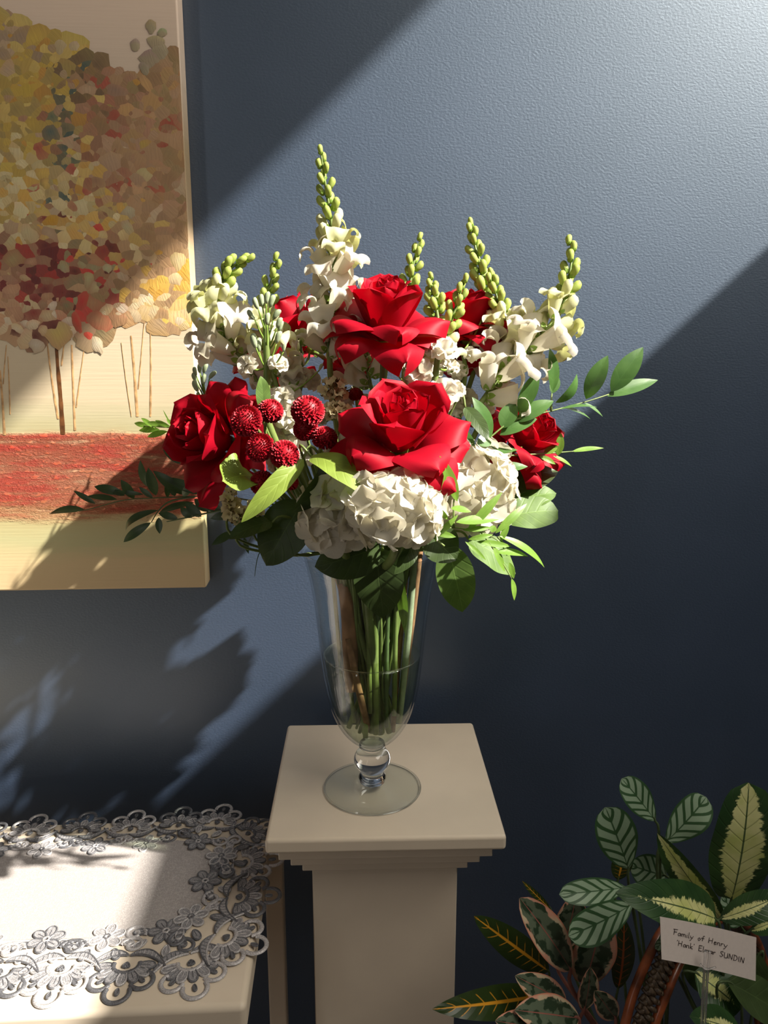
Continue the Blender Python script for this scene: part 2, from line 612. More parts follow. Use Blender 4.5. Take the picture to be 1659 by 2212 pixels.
def crown_low(x):
    pts = [(-60, 690), (0, 720), (60, 745), (110, 700), (150, 735), (200, 740), (250, 700), (330, 690), (380, 720), (400, 700), (440, 680)]
    for (a, ya), (b, yb) in zip(pts, pts[1:]):
        if a <= x <= b:
            return ya + (yb - ya) * (x - a) / (b - a)
    return 700
dv = MB()
dcol = []
def dab(px, py, wpx, hpx, ang, c, off, jag=0.18, soft=True):
    ctr = P(px, py, PF)
    if ctr.x > px1 - 0.006:
        return
    w_, h_ = size(wpx, ctr) / 2, size(hpx, ctr) / 2
    n = 13
    b = len(dv.v)
    ca, sa = math.cos(ang), math.sin(ang)
    dv.v.append(V((ctr.x, PF - off - 0.0007, ctr.z)))
    dv.uv.append((0.5, 0.5))
    for i in range(n):
        a = 2 * math.pi * i / n
        q = 1 + rng.uniform(-jag, jag) * (1.0 if math.sin(a) < 0 else 0.45)
        lx, lz = math.cos(a) * w_ * q, math.sin(a) * h_ * q
        if math.sin(a) > 0.4:
            lz *= 0.75
        x_ = min(ctr.x + lx * ca - lz * sa, px1 - 0.0012)
        dv.v.append(V((x_, PF - off * 0.55 - 0.0001, ctr.z + lx * sa + lz * ca)))
        dv.uv.append((0.5 + 0.5 * math.cos(a), 0.5 + 0.5 * math.sin(a)))
    for i in range(n):
        dv.f.append((b, b + 1 + (i + 1) % n, b + 1 + i))
        dv.mi.append(0)
    c = tuple(q * 0.80 + m_ * 0.20 for q, m_ in zip(c, (160, 132, 100)))
    k = rng.uniform(0.90, 1.10)
    cl = tuple(min(1.0, q * k) for q in lin(*c))
    c2 = tuple(min(1.0, q * rng.uniform(0.85, 1.2)) for q in cl)
    dcol.append(cl)
    ms = [foliage_colour(px, py) for _ in range(5)] if soft else [c]
    mean = tuple(lin(*[sum(q[j] for q in ms) / len(ms) for j in range(3)]))
    f_ = rng.uniform(0.35, 0.65) if soft else 0.0
    c2 = tuple(a_ * (1 - f_) + b_ * f_ for a_, b_ in zip(c2, mean))
    cl = tuple(a_ * (1 - f_) + b_ * f_ for a_, b_ in zip(cl, mean))
    for i in range(n):
        dcol.append(c2 if math.sin(2 * math.pi * i / n + ang) > 0 else cl)
for i in range(1700):
    x, y = rng.uniform(-70, 400), rng.uniform(20, 760)
    if y < crown_edge(x) + rng.uniform(-12, 14) or y > crown_low(x) + rng.uniform(-40, 8):
        continue
    s = rng.uniform(0.7, 1.5)
    fc = foliage_colour(x, y)
    if y > crown_low(x) - 55 and rng.random() < 0.45:
        fc, s = pick((222, 206, 176), (214, 194, 158), (226, 212, 188), (208, 184, 140)), s * 0.7
    dab(x, y, 52 * s, 44 * s, rng.uniform(-0.9, 0.9), fc, 0.0003 + 0.0007 * i / 1700)
for (x, y, w_, h_, c) in [(327, 55, 22, 30, (168, 158, 128)), (351, 70, 20, 20, (168, 158, 128)), (293, 96, 20, 32, (172, 162, 132)), (338, 90, 40, 30, (164, 152, 124)),
                          (325, 125, 50, 44, (158, 146, 122)), (345, 110, 36, 40, (160, 150, 124)), (312, 145, 24, 30, (150, 142, 118)), (250, 195, 62, 40, (146, 118, 102)),
                          (130, 100, 34, 34, (186, 168, 128)), (160, 100, 24, 30, (190, 172, 134)), (60, 190, 80, 56, (190, 164, 60)), (110, 285, 40, 40, (70, 92, 88)),
                          (95, 372, 44, 40, (222, 186, 88)), (100, 395, 26, 40, (214, 178, 92)), (82, 420, 52, 34, (220, 196, 132)), (48, 450, 42, 44, (216, 206, 158)),
                          (125, 440, 52, 40, (216, 200, 150)), (110, 475, 42, 30, (206, 150, 30)), (158, 500, 42, 56, (212, 164, 84)), (203, 470, 54, 40, (216, 174, 88)),
                          (205, 500, 38, 34, (208, 168, 90)), (140, 400, 36, 50, (208, 188, 136)), (60, 500, 50, 52, (198, 186, 140)), (25, 490, 44, 44, (176, 152, 116)),
                          (55, 600, 36, 20, (196, 170, 128)), (280, 455, 40, 36, (190, 184, 152)), (275, 490, 30, 40, (186, 180, 140)), (240, 345, 60, 50, (176, 146, 118)),
                          (137, 578, 26, 44, (170, 166, 128)), (192, 600, 28, 50, (166, 162, 118)), (232, 580, 24, 28, (168, 170, 132)), (385, 560, 34, 46, (216, 196, 150)),
                          (378, 600, 34, 34, (220, 194, 150)), (72, 700, 30, 24, (214, 200, 170)), (80, 745, 36, 34, (216, 206, 186)), (210, 742, 24, 44, (216, 204, 180)),
                          (165, 690, 20, 60, (204, 54, 48)), (178, 650, 30, 60, (198, 48, 48)), (190, 725, 22, 26, (206, 58, 48)), (215, 690, 66, 44, (170, 122, 88)),
                          (256, 690, 40, 34, (156, 116, 84)), (125, 720, 64, 60, (196, 174, 96)), (145, 660, 36, 36, (128, 124, 88)), (95, 655, 34, 28, (160, 130, 100))]:
    dab(x, y, w_, h_, rng.uniform(-0.5, 0.5), c, 0.0012 + rng.uniform(0, 0.0004), 0.2, soft=y > 170)
o = dv.build('brush_dabs', M_dab, painting, col=dcol)
o['kind'] = 'stuff'
M_bark = plain('umber_paint', lin(104, 66, 36), 0.5, 0.3, 0.45, 90, 0.4)
M_bark2 = plain('ochre_paint', lin(192, 152, 106), 0.5, 0.3, 0.35, 90, 0.4)
for (pts, w_, mt) in [([(118, 680), (124, 780), (131, 860), (136, 938)], 12, M_bark), ([(98, 705), (108, 790), (118, 860), (126, 905)], 6, M_bark2),
                      ([(148, 690), (139, 740), (133, 790)], 5, M_bark2), ([(155, 745), (158, 830), (162, 930)], 8, M_bark2), ([(184, 740), (174, 810), (165, 880)], 5, M_bark2),
                      ([(283, 725), (290, 800), (297, 900)], 9, M_bark2), ([(262, 740), (272, 820), (284, 900)], 3, M_bark2), ([(312, 690), (306, 760), (299, 840)], 4, M_bark2),
                      ([(325, 720), (326, 800), (325, 900)], 6, M_bark2), ([(0, 800), (5, 860), (10, 940)], 8, M_bark2), ([(14, 745), (10, 790), (7, 830)], 4, M_bark2), ([(17, 770), (20, 830), (22, 895)], 4, M_bark2)]:
    m = MB()
    ln, uv = [], []
    for k, (x, y) in enumerate(smooth_path([V((x, y, 0)) for x, y in pts], 6)[:]
                               and [(q.x, q.y) for q in smooth_path([V((x, y, 0)) for x, y in pts], 6)]):
        c = P(x, y, PF)
        hw = size(w_ * (0.42 + 0.026 * k), c) / 2 * rng.uniform(0.85, 1.15)
        ln += [V((c.x - hw, PF - 0.0002, c.z)), V((c.x, PF - 0.0005, c.z)), V((c.x + hw, PF - 0.0002, c.z))]
    m.grid(ln, 3, len(ln) // 3)
    m.build('painted_trunk', mt, painting)

# ------------------------------------------------------------------ pedestal
ZP = 1.48 - 0.528
rot = R(-1.5)
ped = thing('pedestal', 'cream painted square pedestal with stepped moulding carrying the vase', 'pedestal', (0.047, -0.199, 0.0))
ped.rotation_euler = (0, 0, -rot * -1)
def ped_box(name, hw, z0, z1, bv):
    m = MB()
    m.box((-hw, -hw, z0), (hw, hw, z1))
    me = mesh(name, m.v, m.f, M_cream, False)
    bevel(add(name, me, ped), bv, 3)
ped_box('top_slab', 0.1345, ZP - 0.0185, ZP, 0.0045)
for k in range(3):
    ped_box('moulding_step', 0.1215 - 0.0122 * k, ZP - 0.0185 - 0.0163 * (k + 1), ZP - 0.0185 - 0.0163 * k, 0.0012)
ped_box('shaft', 0.0865, 0.09, ZP - 0.0185 - 0.0489, 0.0015)
ped_box('plinth', 0.115, 0.0, 0.09, 0.004)

# ------------------------------------------------------------------ console table
ZT = 1.48 - 0.647
TX1, TY0, TY1, TX0 = -0.104, -0.428, -0.103, -0.95
table = thing('console_table', 'cream painted console table under the lace runner at left', 'table', (-0.5, -0.26, 0.0))
m = MB()
m.box((TX0, TY0, ZT - 0.034), (TX1, TY1, ZT))
bevel(m.build('tabletop', M_cream, table, smooth=False), 0.007, 4)
m = MB()
m.box((TX0 + 0.05, TY0 + 0.035, ZT - 0.12), (TX1 - 0.05, TY1 - 0.02, ZT - 0.034))
bevel(m.build('apron', M_cream, table, smooth=False), 0.002, 2)
for (x0, y0) in ((TX0 + 0.01, TY0 + 0.012), (TX1 - 0.05, TY0 + 0.012), (TX0 + 0.01, TY1 - 0.03), (TX1 - 0.014, TY1 - 0.018)):
    m = MB()
    m.box((x0, y0, 0), (x0 + 0.026, y0 + 0.026, ZT - 0.03))
    bevel(m.build('leg', M_cream, table, smooth=False), 0.003, 2)

# ------------------------------------------------------------------ lace runner
def fabric_mat():
    m, nt, bs = new_mat('crinkled_runner_cloth')
    a = noise_tex(nt, coord(nt, 'Object', (1, 0.35, 1)), 330, 3, 0.6)
    b = noise_tex(nt, coord(nt, 'Object', (0.22, 1, 1)), 420, 3, 0.6)
    k = (a - 0.5).abs().step(0.035, 0.0).max((b - 0.5).abs().step(0.035, 0.0))
    cs = mixc(nt, k, lin(160, 153, 150), lin(190, 183, 180))
    nt.links.new(cs.s, bs.inputs['Base Color'])
    bs.inputs['Roughness'].default_value = 0.75
    bump(nt, bs, k, 0.5, 0.0008)
    return m
def thread_mat(name, c):
    m, nt, bs = new_mat(name)
    a = noise_tex(nt, coord(nt, 'Object', (1, 1, 1)), 900, 2)
    cs = mixc(nt, a.step(0.35, 0.65), tuple(q * 0.72 for q in c), tuple(min(1, q * 1.25) for q in c))
    nt.links.new(cs.s, bs.inputs['Base Color'])
    bs.inputs['Roughness'].default_value = 0.42
    bs.inputs['Metallic'].default_value = 0.25
    bs.inputs['Specular IOR Level'].default_value = 0.6
    bump(nt, bs, a, 0.6, 0.0006)
    return m
M_cloth = fabric_mat()
M_dark_thread = thread_mat('charcoal_thread', lin(104, 104, 108))
M_light_thread = thread_mat('silver_thread', lin(186, 182, 182))
M_net = plain('grey_lace_net', lin(140, 138, 140), 0.7, 0.3, 0.35, 700, 0.6, bdist=0.0006)
MT = [M_dark_thread, M_light_thread, M_net]
runner = thing('lace_runner', 'table runner edged in grey and silver lace scallops on the console table', 'table runner', (-0.4, -0.27, ZT))
class Lace:
    """flat embroidered bands laid on the table in a motif's own frame"""
    n = 0
    def __init__(s, c, ang, unit):
        s.c, s.ang, s.u, s.m = V(c), ang, unit, MB()
        Lace.n += 1
        s.lift = 0.00022 * (Lace.n % 9)   # neighbouring motifs overlap, one lying on the other
    def pt(s, x, y, h):
        ca, sa = math.cos(s.ang), math.sin(s.ang)
        return V((s.c.x + (x * ca - y * sa) * s.u, s.c.y + (x * sa + y * ca) * s.u, ZT + 0.0006 + s.lift + h))
    def band(s, pts, wd, h=0.0016, mi=0):
        n = len(pts)
        out = []
        for k, (x, y) in enumerate(pts):
            a, b = pts[max(k - 1, 0)], pts[min(k + 1, n - 1)]
            if k == 0 and pts[0] == pts[-1]:
                a = pts[-2]
            if k == n - 1 and pts[0] == pts[-1]:
                b = pts[1]
            tx, ty = b[0] - a[0], b[1] - a[1]
            l = math.hypot(tx, ty) or 1
            nx, ny = -ty / l, tx / l
            for q, z in ((-1, 0.0), (-0.75, 0.8), (0, 1.0), (0.75, 0.8), (1, 0.0)):
                out.append(s.pt(x + nx * wd * 0.5 * q, y + ny * wd * 0.5 * q, h * z))
        s.m.grid(out, 5, n, mi=mi)
    def fill(s, pts, h=0.0008, mi=2):
        s.m.poly([s.pt(x, y, h) for x, y in pts], mi)
    def petal(s, cx, cy, ang, l, w_, band=0.045, mi=0, fill=2, vein=True):
        pts = []
        for k in range(17):
            a = 2 * math.pi * k / 16
            lx = l * (0.5 - 0.5 * math.cos(a))
            ly = 0.5 * w_ * math.sin(a) * (0.75 + 0.35 * (lx / l))
            pts.append((cx + lx * math.cos(ang) - ly * math.sin(ang), cy + lx * math.sin(ang) + ly * math.cos(ang)))
        pts[-1] = pts[0]
        if fill is not None:
            s.fill(pts[:-1], mi=fill)
        s.band(pts, band, mi=mi)
        if vein:
            s.band([(cx + q * l * math.cos(ang), cy + q * l * math.sin(ang)) for q in (0.12, 0.3, 0.5, 0.7)], band * 0.7, 0.0012, mi)
    def ring(s, cx, cy, r_, a0, a1, wd, mi, ry=None, n=22, h=0.0018):
        s.band([(cx + r_ * math.cos(a0 + (a1 - a0) * k / n), cy + (ry or r_) * math.sin(a0 + (a1 - a0) * k / n)) for k in range(n + 1)], wd, h, mi)
    def build(s, name, o0=None):
        return s.m.build(name, MT, runner)
def scallop(c, ang, unit, dark):
    L = Lace(c, ang, unit)
    d, e = (0, 1) if dark else (1, 0)
    PI = math.pi
    for a in (0.22, 0.5, 0.78):                      # outer loops
        cx, cy = 0.66 * math.cos(PI * a), 0.12 + 0.62 * math.sin(PI * a)
        r_ = 0.30 if a == 0.5 else 0.27
        cy += 0.14 if a == 0.5 else 0.0
        L.ring(cx, cy, r_, PI * a - 2.0, PI * a + 2.0, 0.12, d)
        L.petal(cx - 0.12 * math.cos(PI * a), cy - 0.12 * math.sin(PI * a), PI * a, 0.20, 0.10, 0.035, 0, 0, False)
    for k in range(7):                               # fan of petals
        a = PI * (0.03 + 0.94 * k / 6)
        L.petal(0.30 * math.cos(a), 0.22 * math.sin(a), a, 0.44, 0.25, 0.045, e if k % 2 else d)
    L.fill([(0.33 * math.cos(PI * k / 10), 0.26 * math.sin(PI * k / 10)) for k in range(11)], 0.0003, 2) if False else None
    L.ring(0, 0.0, 0.33, -0.25, PI + 0.25, 0.12, d, 0.27)
    for a in (-0.5, 0, 0.5):
        L.petal(0.02 * a, -0.06, PI / 2 + a, 0.17, 0.085, 0.035, 0, 0, False)
    for q in (-1, 1):                                # long ribbed leaves hugging the fan
        pts = [(q * (0.02 + 0.98 * t), -0.30 + 0.42 * t * t - 0.05 * math.sin(t * PI)) for t in [k / 9 for k in range(10)]]
        low = [(x, y - 0.20 * math.sin(PI * k / 9) ** 0.8) for k, (x, y) in enumerate(pts)]
        L.fill(pts + low[::-1][1:-1], 0.0009, 2)
        L.band(pts, 0.055, mi=d)
        L.band(low, 0.05, mi=0)
        for k in range(1, 9):
            L.band([pts[k], low[k]], 0.03, 0.0013, e)
    return L.build('lace_scallop')
def blossom_lace(c, ang, unit, dark):
    L = Lace(c, ang, unit)
    d, e = (0, 1) if dark else (1, 0)
    PI = math.pi
    for k in range(6):
        L.petal(0.05 * math.cos(PI * k / 3), 0.05 * math.sin(PI * k / 3), PI * k / 3 + 0.5, 0.40, 0.26, 0.05, d)
    L.ring(0, 0, 0.07, 0, 2 * PI, 0.08, e)
    for q in (-1, 1):                                # scrolls on either side
        sp = []
        for k in range(26):
            a = k / 25 * PI * 2.6
            r_ = 0.30 * (1 - k / 32)
            sp.append((q * (0.72 + r_ * math.cos(a + PI)), 0.30 + r_ * math.sin(a + PI) * 0.9))
        L.band(sp, 0.10, mi=d if q < 0 else e)
        L.petal(q * 0.40, 0.10, PI / 2 - q * 1.0, 0.40, 0.20, 0.045, d)
        L.petal(q * 0.30, 0.42, PI / 2 - q * 0.4, 0.36, 0.20, 0.045, e)
    return L.build('lace_blossom')
U = 0.0425
# scallop centres and outward directions (table plane), read from the photo
def tp(cx, cy):
    return T(cx * 0.3858, 1700 + cy * 0.3858, ZT)
sc_pts = [(tp(1070, 985), -2.85), (tp(710, 1000), math.pi), (tp(345, 1018), math.pi), (tp(0, 1040), math.pi), (tp(-370, 1060), math.pi), (tp(-740, 1080), math.pi),
          (tp(1262, 850), -1.95), (tp(1335, 625), -math.pi / 2), (tp(1365, 425), -math.pi / 2 + 0.1), (tp(1385, 265), -0.9),
          (tp(1215, 205), -0.15), (tp(1000, 222), 0.0), (tp(730, 243), 0.0), (tp(450, 255), 0.0), (tp(165, 270), 0.0), (tp(-120, 285), 0.0), (tp(-400, 300), 0.0)]
for k, (c, a) in enumerate(sc_pts):
    u_ = U * (0.86 if k >= 9 else 1.0)
    scallop(c, a, u_, k % 2 == 1)
bl_pts = [(tp(930, 810), math.pi - 0.35 + math.pi * 0), (tp(600, 845), math.pi), (tp(260, 860), math.pi), (tp(-90, 880), math.pi), (tp(-450, 900), math.pi), (tp(1070, 735), -2.2),
          (tp(1150, 535), -math.pi / 2), (tp(1240, 395), -math.pi / 2), (tp(1110, 315), -0.4), (tp(820, 320), 0.0), (tp(535, 335), 0.0), (tp(235, 355), 0.0), (tp(-30, 365), 0), (tp(-310, 380), 0)]
for k, (c, a) in enumerate(bl_pts):
    blossom_lace(c, a, U * (0.92 if 8 <= k else 1.05), k % 2 == 0)
m = MB()
inner = [tp(-900, 880), tp(-400, 872), tp(0, 860), tp(400, 850), tp(760, 838), tp(960, 790), tp(1120, 690), tp(1200, 560), tp(1230, 440), tp(1180, 360), tp(1050, 305), tp(760, 300), tp(400, 310), tp(100, 325), tp(-300, 345), tp(-700, 360)]
ip = smooth_path(inner, 5)
m.poly([V((p.x, p.y, ZT + 0.0006)) for p in ip])
b = len(m.v)
m.v.extend([V((p.x, p.y, ZT + 0.0001)) for p in ip])
m.uv.extend([(0, 0)] * len(ip))
n = len(ip)
for k in range(n):
    m.f.append((k, (k + 1) % n, b + (k + 1) % n, b + k))
    m.mi.append(0)
m.build('cloth_panel', M_cloth, runner, smooth=False)

# ------------------------------------------------------------------ vase
VX, VY = 0.032, -0.232
def vh(py):
    return P(805, py, VY).z - ZP
def vr(hw, py):
    return size(hw, P(805, py, VY))
M_glass, nt, bs = new_mat('clear_glass')
bs.inputs['Base Color'].default_value = (0.985, 0.992, 0.99, 1)
bs.inputs['Roughness'].default_value = 0.0
bs.inputs['IOR'].default_value = 1.45
bs.inputs['Transmission Weight'].default_value = 1.0
def shell_mat(name='thin_vase_glass', tint=(0.94, 0.96, 0.955, 1), edge=0.85):                         # wall of the bowl: thin glass, so straight through except for its sheen
    m = bpy.data.materials.new(name)
    m.use_nodes = True
    nt = m.node_tree
    nt.nodes.clear()
    out = nt.nodes.new('ShaderNodeOutputMaterial')
    tr = nt.nodes.new('ShaderNodeBsdfTransparent')
    tr.inputs[0].default_value = tint
    gl = nt.nodes.new('ShaderNodeBsdfGlossy')
    gl.inputs['Roughness'].default_value = 0.02
    lw = nt.nodes.new('ShaderNodeLayerWeight')
    lw.inputs[0].default_value = 0.5
    fr = X(nt, lw.outputs['Facing']).op('POWER', 4.5) * edge + 0.045
    mx = nt.nodes.new('ShaderNodeMixShader')
    nt.links.new(fr.s, mx.inputs[0])
    nt.links.new(tr.outputs[0], mx.inputs[1])
    nt.links.new(gl.outputs[0], mx.inputs[2])
    nt.links.new(mx.outputs[0], out.inputs[0])
    return m
M_shell = shell_mat()
M_water = shell_mat('vase_water', (0.93, 0.95, 0.84, 1), 0.5)
vase = thing('vase', 'clear footed glass vase holding the bouquet on the pedestal', 'vase', (VX, VY, ZP))
prof_px = [(1186, 152), (1192, 148), (1216, 141), (1275, 128), (1334, 119.5), (1410, 110.5), (1478, 101), (1520, 91), (1550, 79), (1572, 66), (1590, 50), (1600, 36)]
prof = [(vr(hw, py), vh(py)) for py, hw in prof_px]
pp = smooth_path([V((r_, z, 0)) for r_, z in prof], 5)
outer = [(p.x, p.y) for p in pp]
GT = 0.0028
inn = [(max(0.0005, r_ - GT), z + (0.0 if z > 0.1 else GT * 0.6)) for r_, z in outer]
HB = outer[-1][1]
m = MB()
rim = [((outer[0][0] + inn[0][0]) / 2, outer[0][1] + 0.0014)]
m.lathe([(0.0005, HB + 0.001)] + [q for q in inn[::-1]] + rim + outer + [(0.0005, HB - 0.001)], (VX, VY, ZP), 64)
m.build('bowl', M_shell, vase, outward=True)
hb, hk = vh(1647), vr(40, 1647)
m = MB()
ball = [(0.0004, HB - 0.0015), (0.015, HB - 0.002), (0.0165, HB - 0.006)]
z_top, z_bot = HB - 0.008, 0.0225
zc = (z_top + z_bot) / 2
for k in range(13):
    a = math.pi * (0.16 + 0.68 * k / 12)
    ball.append((0.0225 * math.sin(a), zc + (z_top - z_bot) / 2 / math.cos(math.pi * 0.16) * math.cos(a) * 0.99))
ball += [(0.0150, 0.0195), (0.0168, 0.0165), (0.0168, 0.0140), (0.0145, 0.0125), (0.0155, 0.0100), (0.0004, 0.0095)]
m.lathe(ball, (VX, VY, ZP), 64)
m.build('knop', M_glass, vase, outward=True)
m = MB()
m.lathe([(0.0004, 0.0092), (0.0150, 0.0090), (0.0185, 0.0076), (0.030, 0.0052), (0.046, 0.0034), (0.0585, 0.0028), (0.0600, 0.0017), (0.0590, 0.0004), (0.030, 0.0012), (0.0004, 0.0018)], (VX, VY, ZP), 72)
m.build('foot', M_shell, vase, outward=True)
m = MB()
ring = [V((VX + 0.0592 * math.cos(k * math.pi / 36), VY + 0.0592 * math.sin(k * math.pi / 36), ZP + 0.0019)) for k in range(73)]
m.tube(ring, 0.0012, 8, 1, cap=False)
m.build('foot_rim', M_glass, vase, outward=True)
WZ = vh(1413)
m = MB()
wi = [(r_ - 0.0006, z) for r_, z in inn if z < WZ]
r_w = wi[0][0] + 0.0008
m.lathe([(0.0004, WZ), (r_w - 0.003, WZ), (r_w, WZ + 0.0012)] + wi + [(0.0004, wi[-1][1] + 0.0004)], (VX, VY, ZP), 64)
wt = m.build('water', M_water, origin=V((VX, VY, ZP + HB)), outward=True)
m = MB()
ring = [V((VX + (r_w - 0.0008) * math.cos(k * math.pi / 32), VY + (r_w - 0.0008) * math.sin(k * math.pi / 32), ZP + WZ + 0.0006)) for k in range(65)]
m.tube(ring, 0.0009, 6, 1, cap=False)
m.build('meniscus', M_glass, wt, outward=True)
tag(wt, 'clear water filling the lower half of the glass vase', 'water')
# ================================================================== BOUQUET
rng = random.Random(5)
M_red = plain('red_rose_petal', (0.36, 0.002, 0.014), 0.55, 0.18, 0.10, 40, 0.10, transl=0.24, tint=(1.0, 0.35, 0.4), bdist=0.001, gain=1.5, sheen=0.12)
M_mum = plain('crimson_mum_petal', (0.33, 0.006, 0.016), 0.5, 0.3, 0.15, 200, 0.0)
M_white = plain('white_petal', (0.72, 0.69, 0.60), 0.6, 0.25, 0.05, 60, 0.12, transl=0.42, tint=(1, 0.97, 0.85), bdist=0.0012, gain=1.0)
M_hyd = plain('hydrangea_petal', (0.74, 0.71, 0.62), 0.62, 0.25, 0.05, 50, 0.15, transl=0.40, tint=(1, 0.97, 0.85), bdist=0.0012)
M_ivory = plain('ivory_petal', (0.66, 0.66, 0.40), 0.6, 0.25, 0.08, 60, 0.12, transl=0.30, tint=(1, 1, 0.6), bdist=0.0012)
M_bud = plain('lime_bud', (0.37, 0.45, 0.10), 0.55, 0.3, 0.22, 90, 0.2, transl=0.2, tint=(1, 1, 0.4), bdist=0.0008)
M_greybud = plain('grey_green_bud', (0.30, 0.36, 0.22), 0.65, 0.2, 0.15, 90, 0.2)
M_calyx = plain('green_calyx', (0.19, 0.30, 0.045), 0.5, 0.35, 0.2, 60, transl=0.2, tint=(0.9, 1, 0.3))
M_stem = plain('green_stem', (0.165, 0.225, 0.06), 0.45, 0.4, 0.25, 45, 0.1, transl=0.12, tint=(1, 1, 0.4))
M_dkstem = plain('dark_green_stem', (0.075, 0.12, 0.04), 0.5, 0.35, 0.25, 45)
M_brown = plain('brown_woody_stem', (0.27, 0.15, 0.075), 0.7, 0.2, 0.3, 60, 0.4)
M_cream_st = plain('cream_dried_flower', (0.70, 0.60, 0.36), 0.8, 0.1, 0.15, 90, 0.2, transl=0.25)
M_brown_st = plain('dried_brown_bract', (0.20, 0.14, 0.06), 0.8, 0.1, 0.25, 90)
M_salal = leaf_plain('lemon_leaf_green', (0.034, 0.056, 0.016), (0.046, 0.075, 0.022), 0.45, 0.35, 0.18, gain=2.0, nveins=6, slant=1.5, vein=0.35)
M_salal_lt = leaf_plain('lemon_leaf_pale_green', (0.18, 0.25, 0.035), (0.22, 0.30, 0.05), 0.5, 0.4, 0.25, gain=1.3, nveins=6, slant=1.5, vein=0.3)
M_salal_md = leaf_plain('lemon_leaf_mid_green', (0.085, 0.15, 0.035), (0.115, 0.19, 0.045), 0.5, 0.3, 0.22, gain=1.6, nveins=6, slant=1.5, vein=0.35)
M_ruscus = leaf_plain('ruscus_green', (0.055, 0.13, 0.030), (0.075, 0.16, 0.040), 0.38, 0.5, 0.22, nveins=2, slant=0.3, vein=0.12, bmp=0.12, gain=1.8)
M_ruscus_dk = leaf_plain('ruscus_dark_green', (0.035, 0.062, 0.028), (0.048, 0.080, 0.034), 0.4, 0.5, 0.18, nveins=2, slant=0.3, vein=0.12, bmp=0.12, gain=1.8)
M_smilax = leaf_plain('young_ruscus_green', (0.13, 0.24, 0.030), (0.17, 0.30, 0.045), 0.4, 0.5, 0.28, nveins=2, slant=0.3, vein=0.15, bmp=0.12, gain=1.5)

AX = V((VX, VY, 0))
ZRIM = ZP + 0.305
stem_count = 0
def stem_down(p, d, short=0.04):
    """points of a flower stem from its head p (stem leaves along -d) through the vase mouth to the vase bottom"""
    global stem_count
    k = stem_count
    stem_count += 1
    off = V((p.x - VX, p.y - VY, 0))
    l = off.length
    o2 = off.normalized() * min(l * 0.42, 0.050) if l > 1e-4 else V((0, 0, 0))
    mouth = V((VX + o2.x, VY + o2.y, ZRIM - 0.005))
    a = k * 2.399963
    q = 0.030 * math.sqrt(((k * 7) % 13 + 0.5) / 13)
    zb = ZP + 0.068 + 0.022 * ((k * 5) % 11) / 11 + q * 0.35
    b = V((VX - o2.x * 0.25 + q * math.cos(a) * 0.8, VY - o2.y * 0.25 + q * math.sin(a) * 0.8, zb))
    p1 = p - V(d).normalized() * short
    mid = (p1 + mouth) * 0.5 - V(d).normalized() * 0.012
    mid.z = max(mid.z, ZRIM + 0.012)
    p1.z = max(p1.z, min(p.z, ZRIM + 0.004))
    return [p, p1, mid, mouth, mouth * 0.5 + b * 0.5, b]

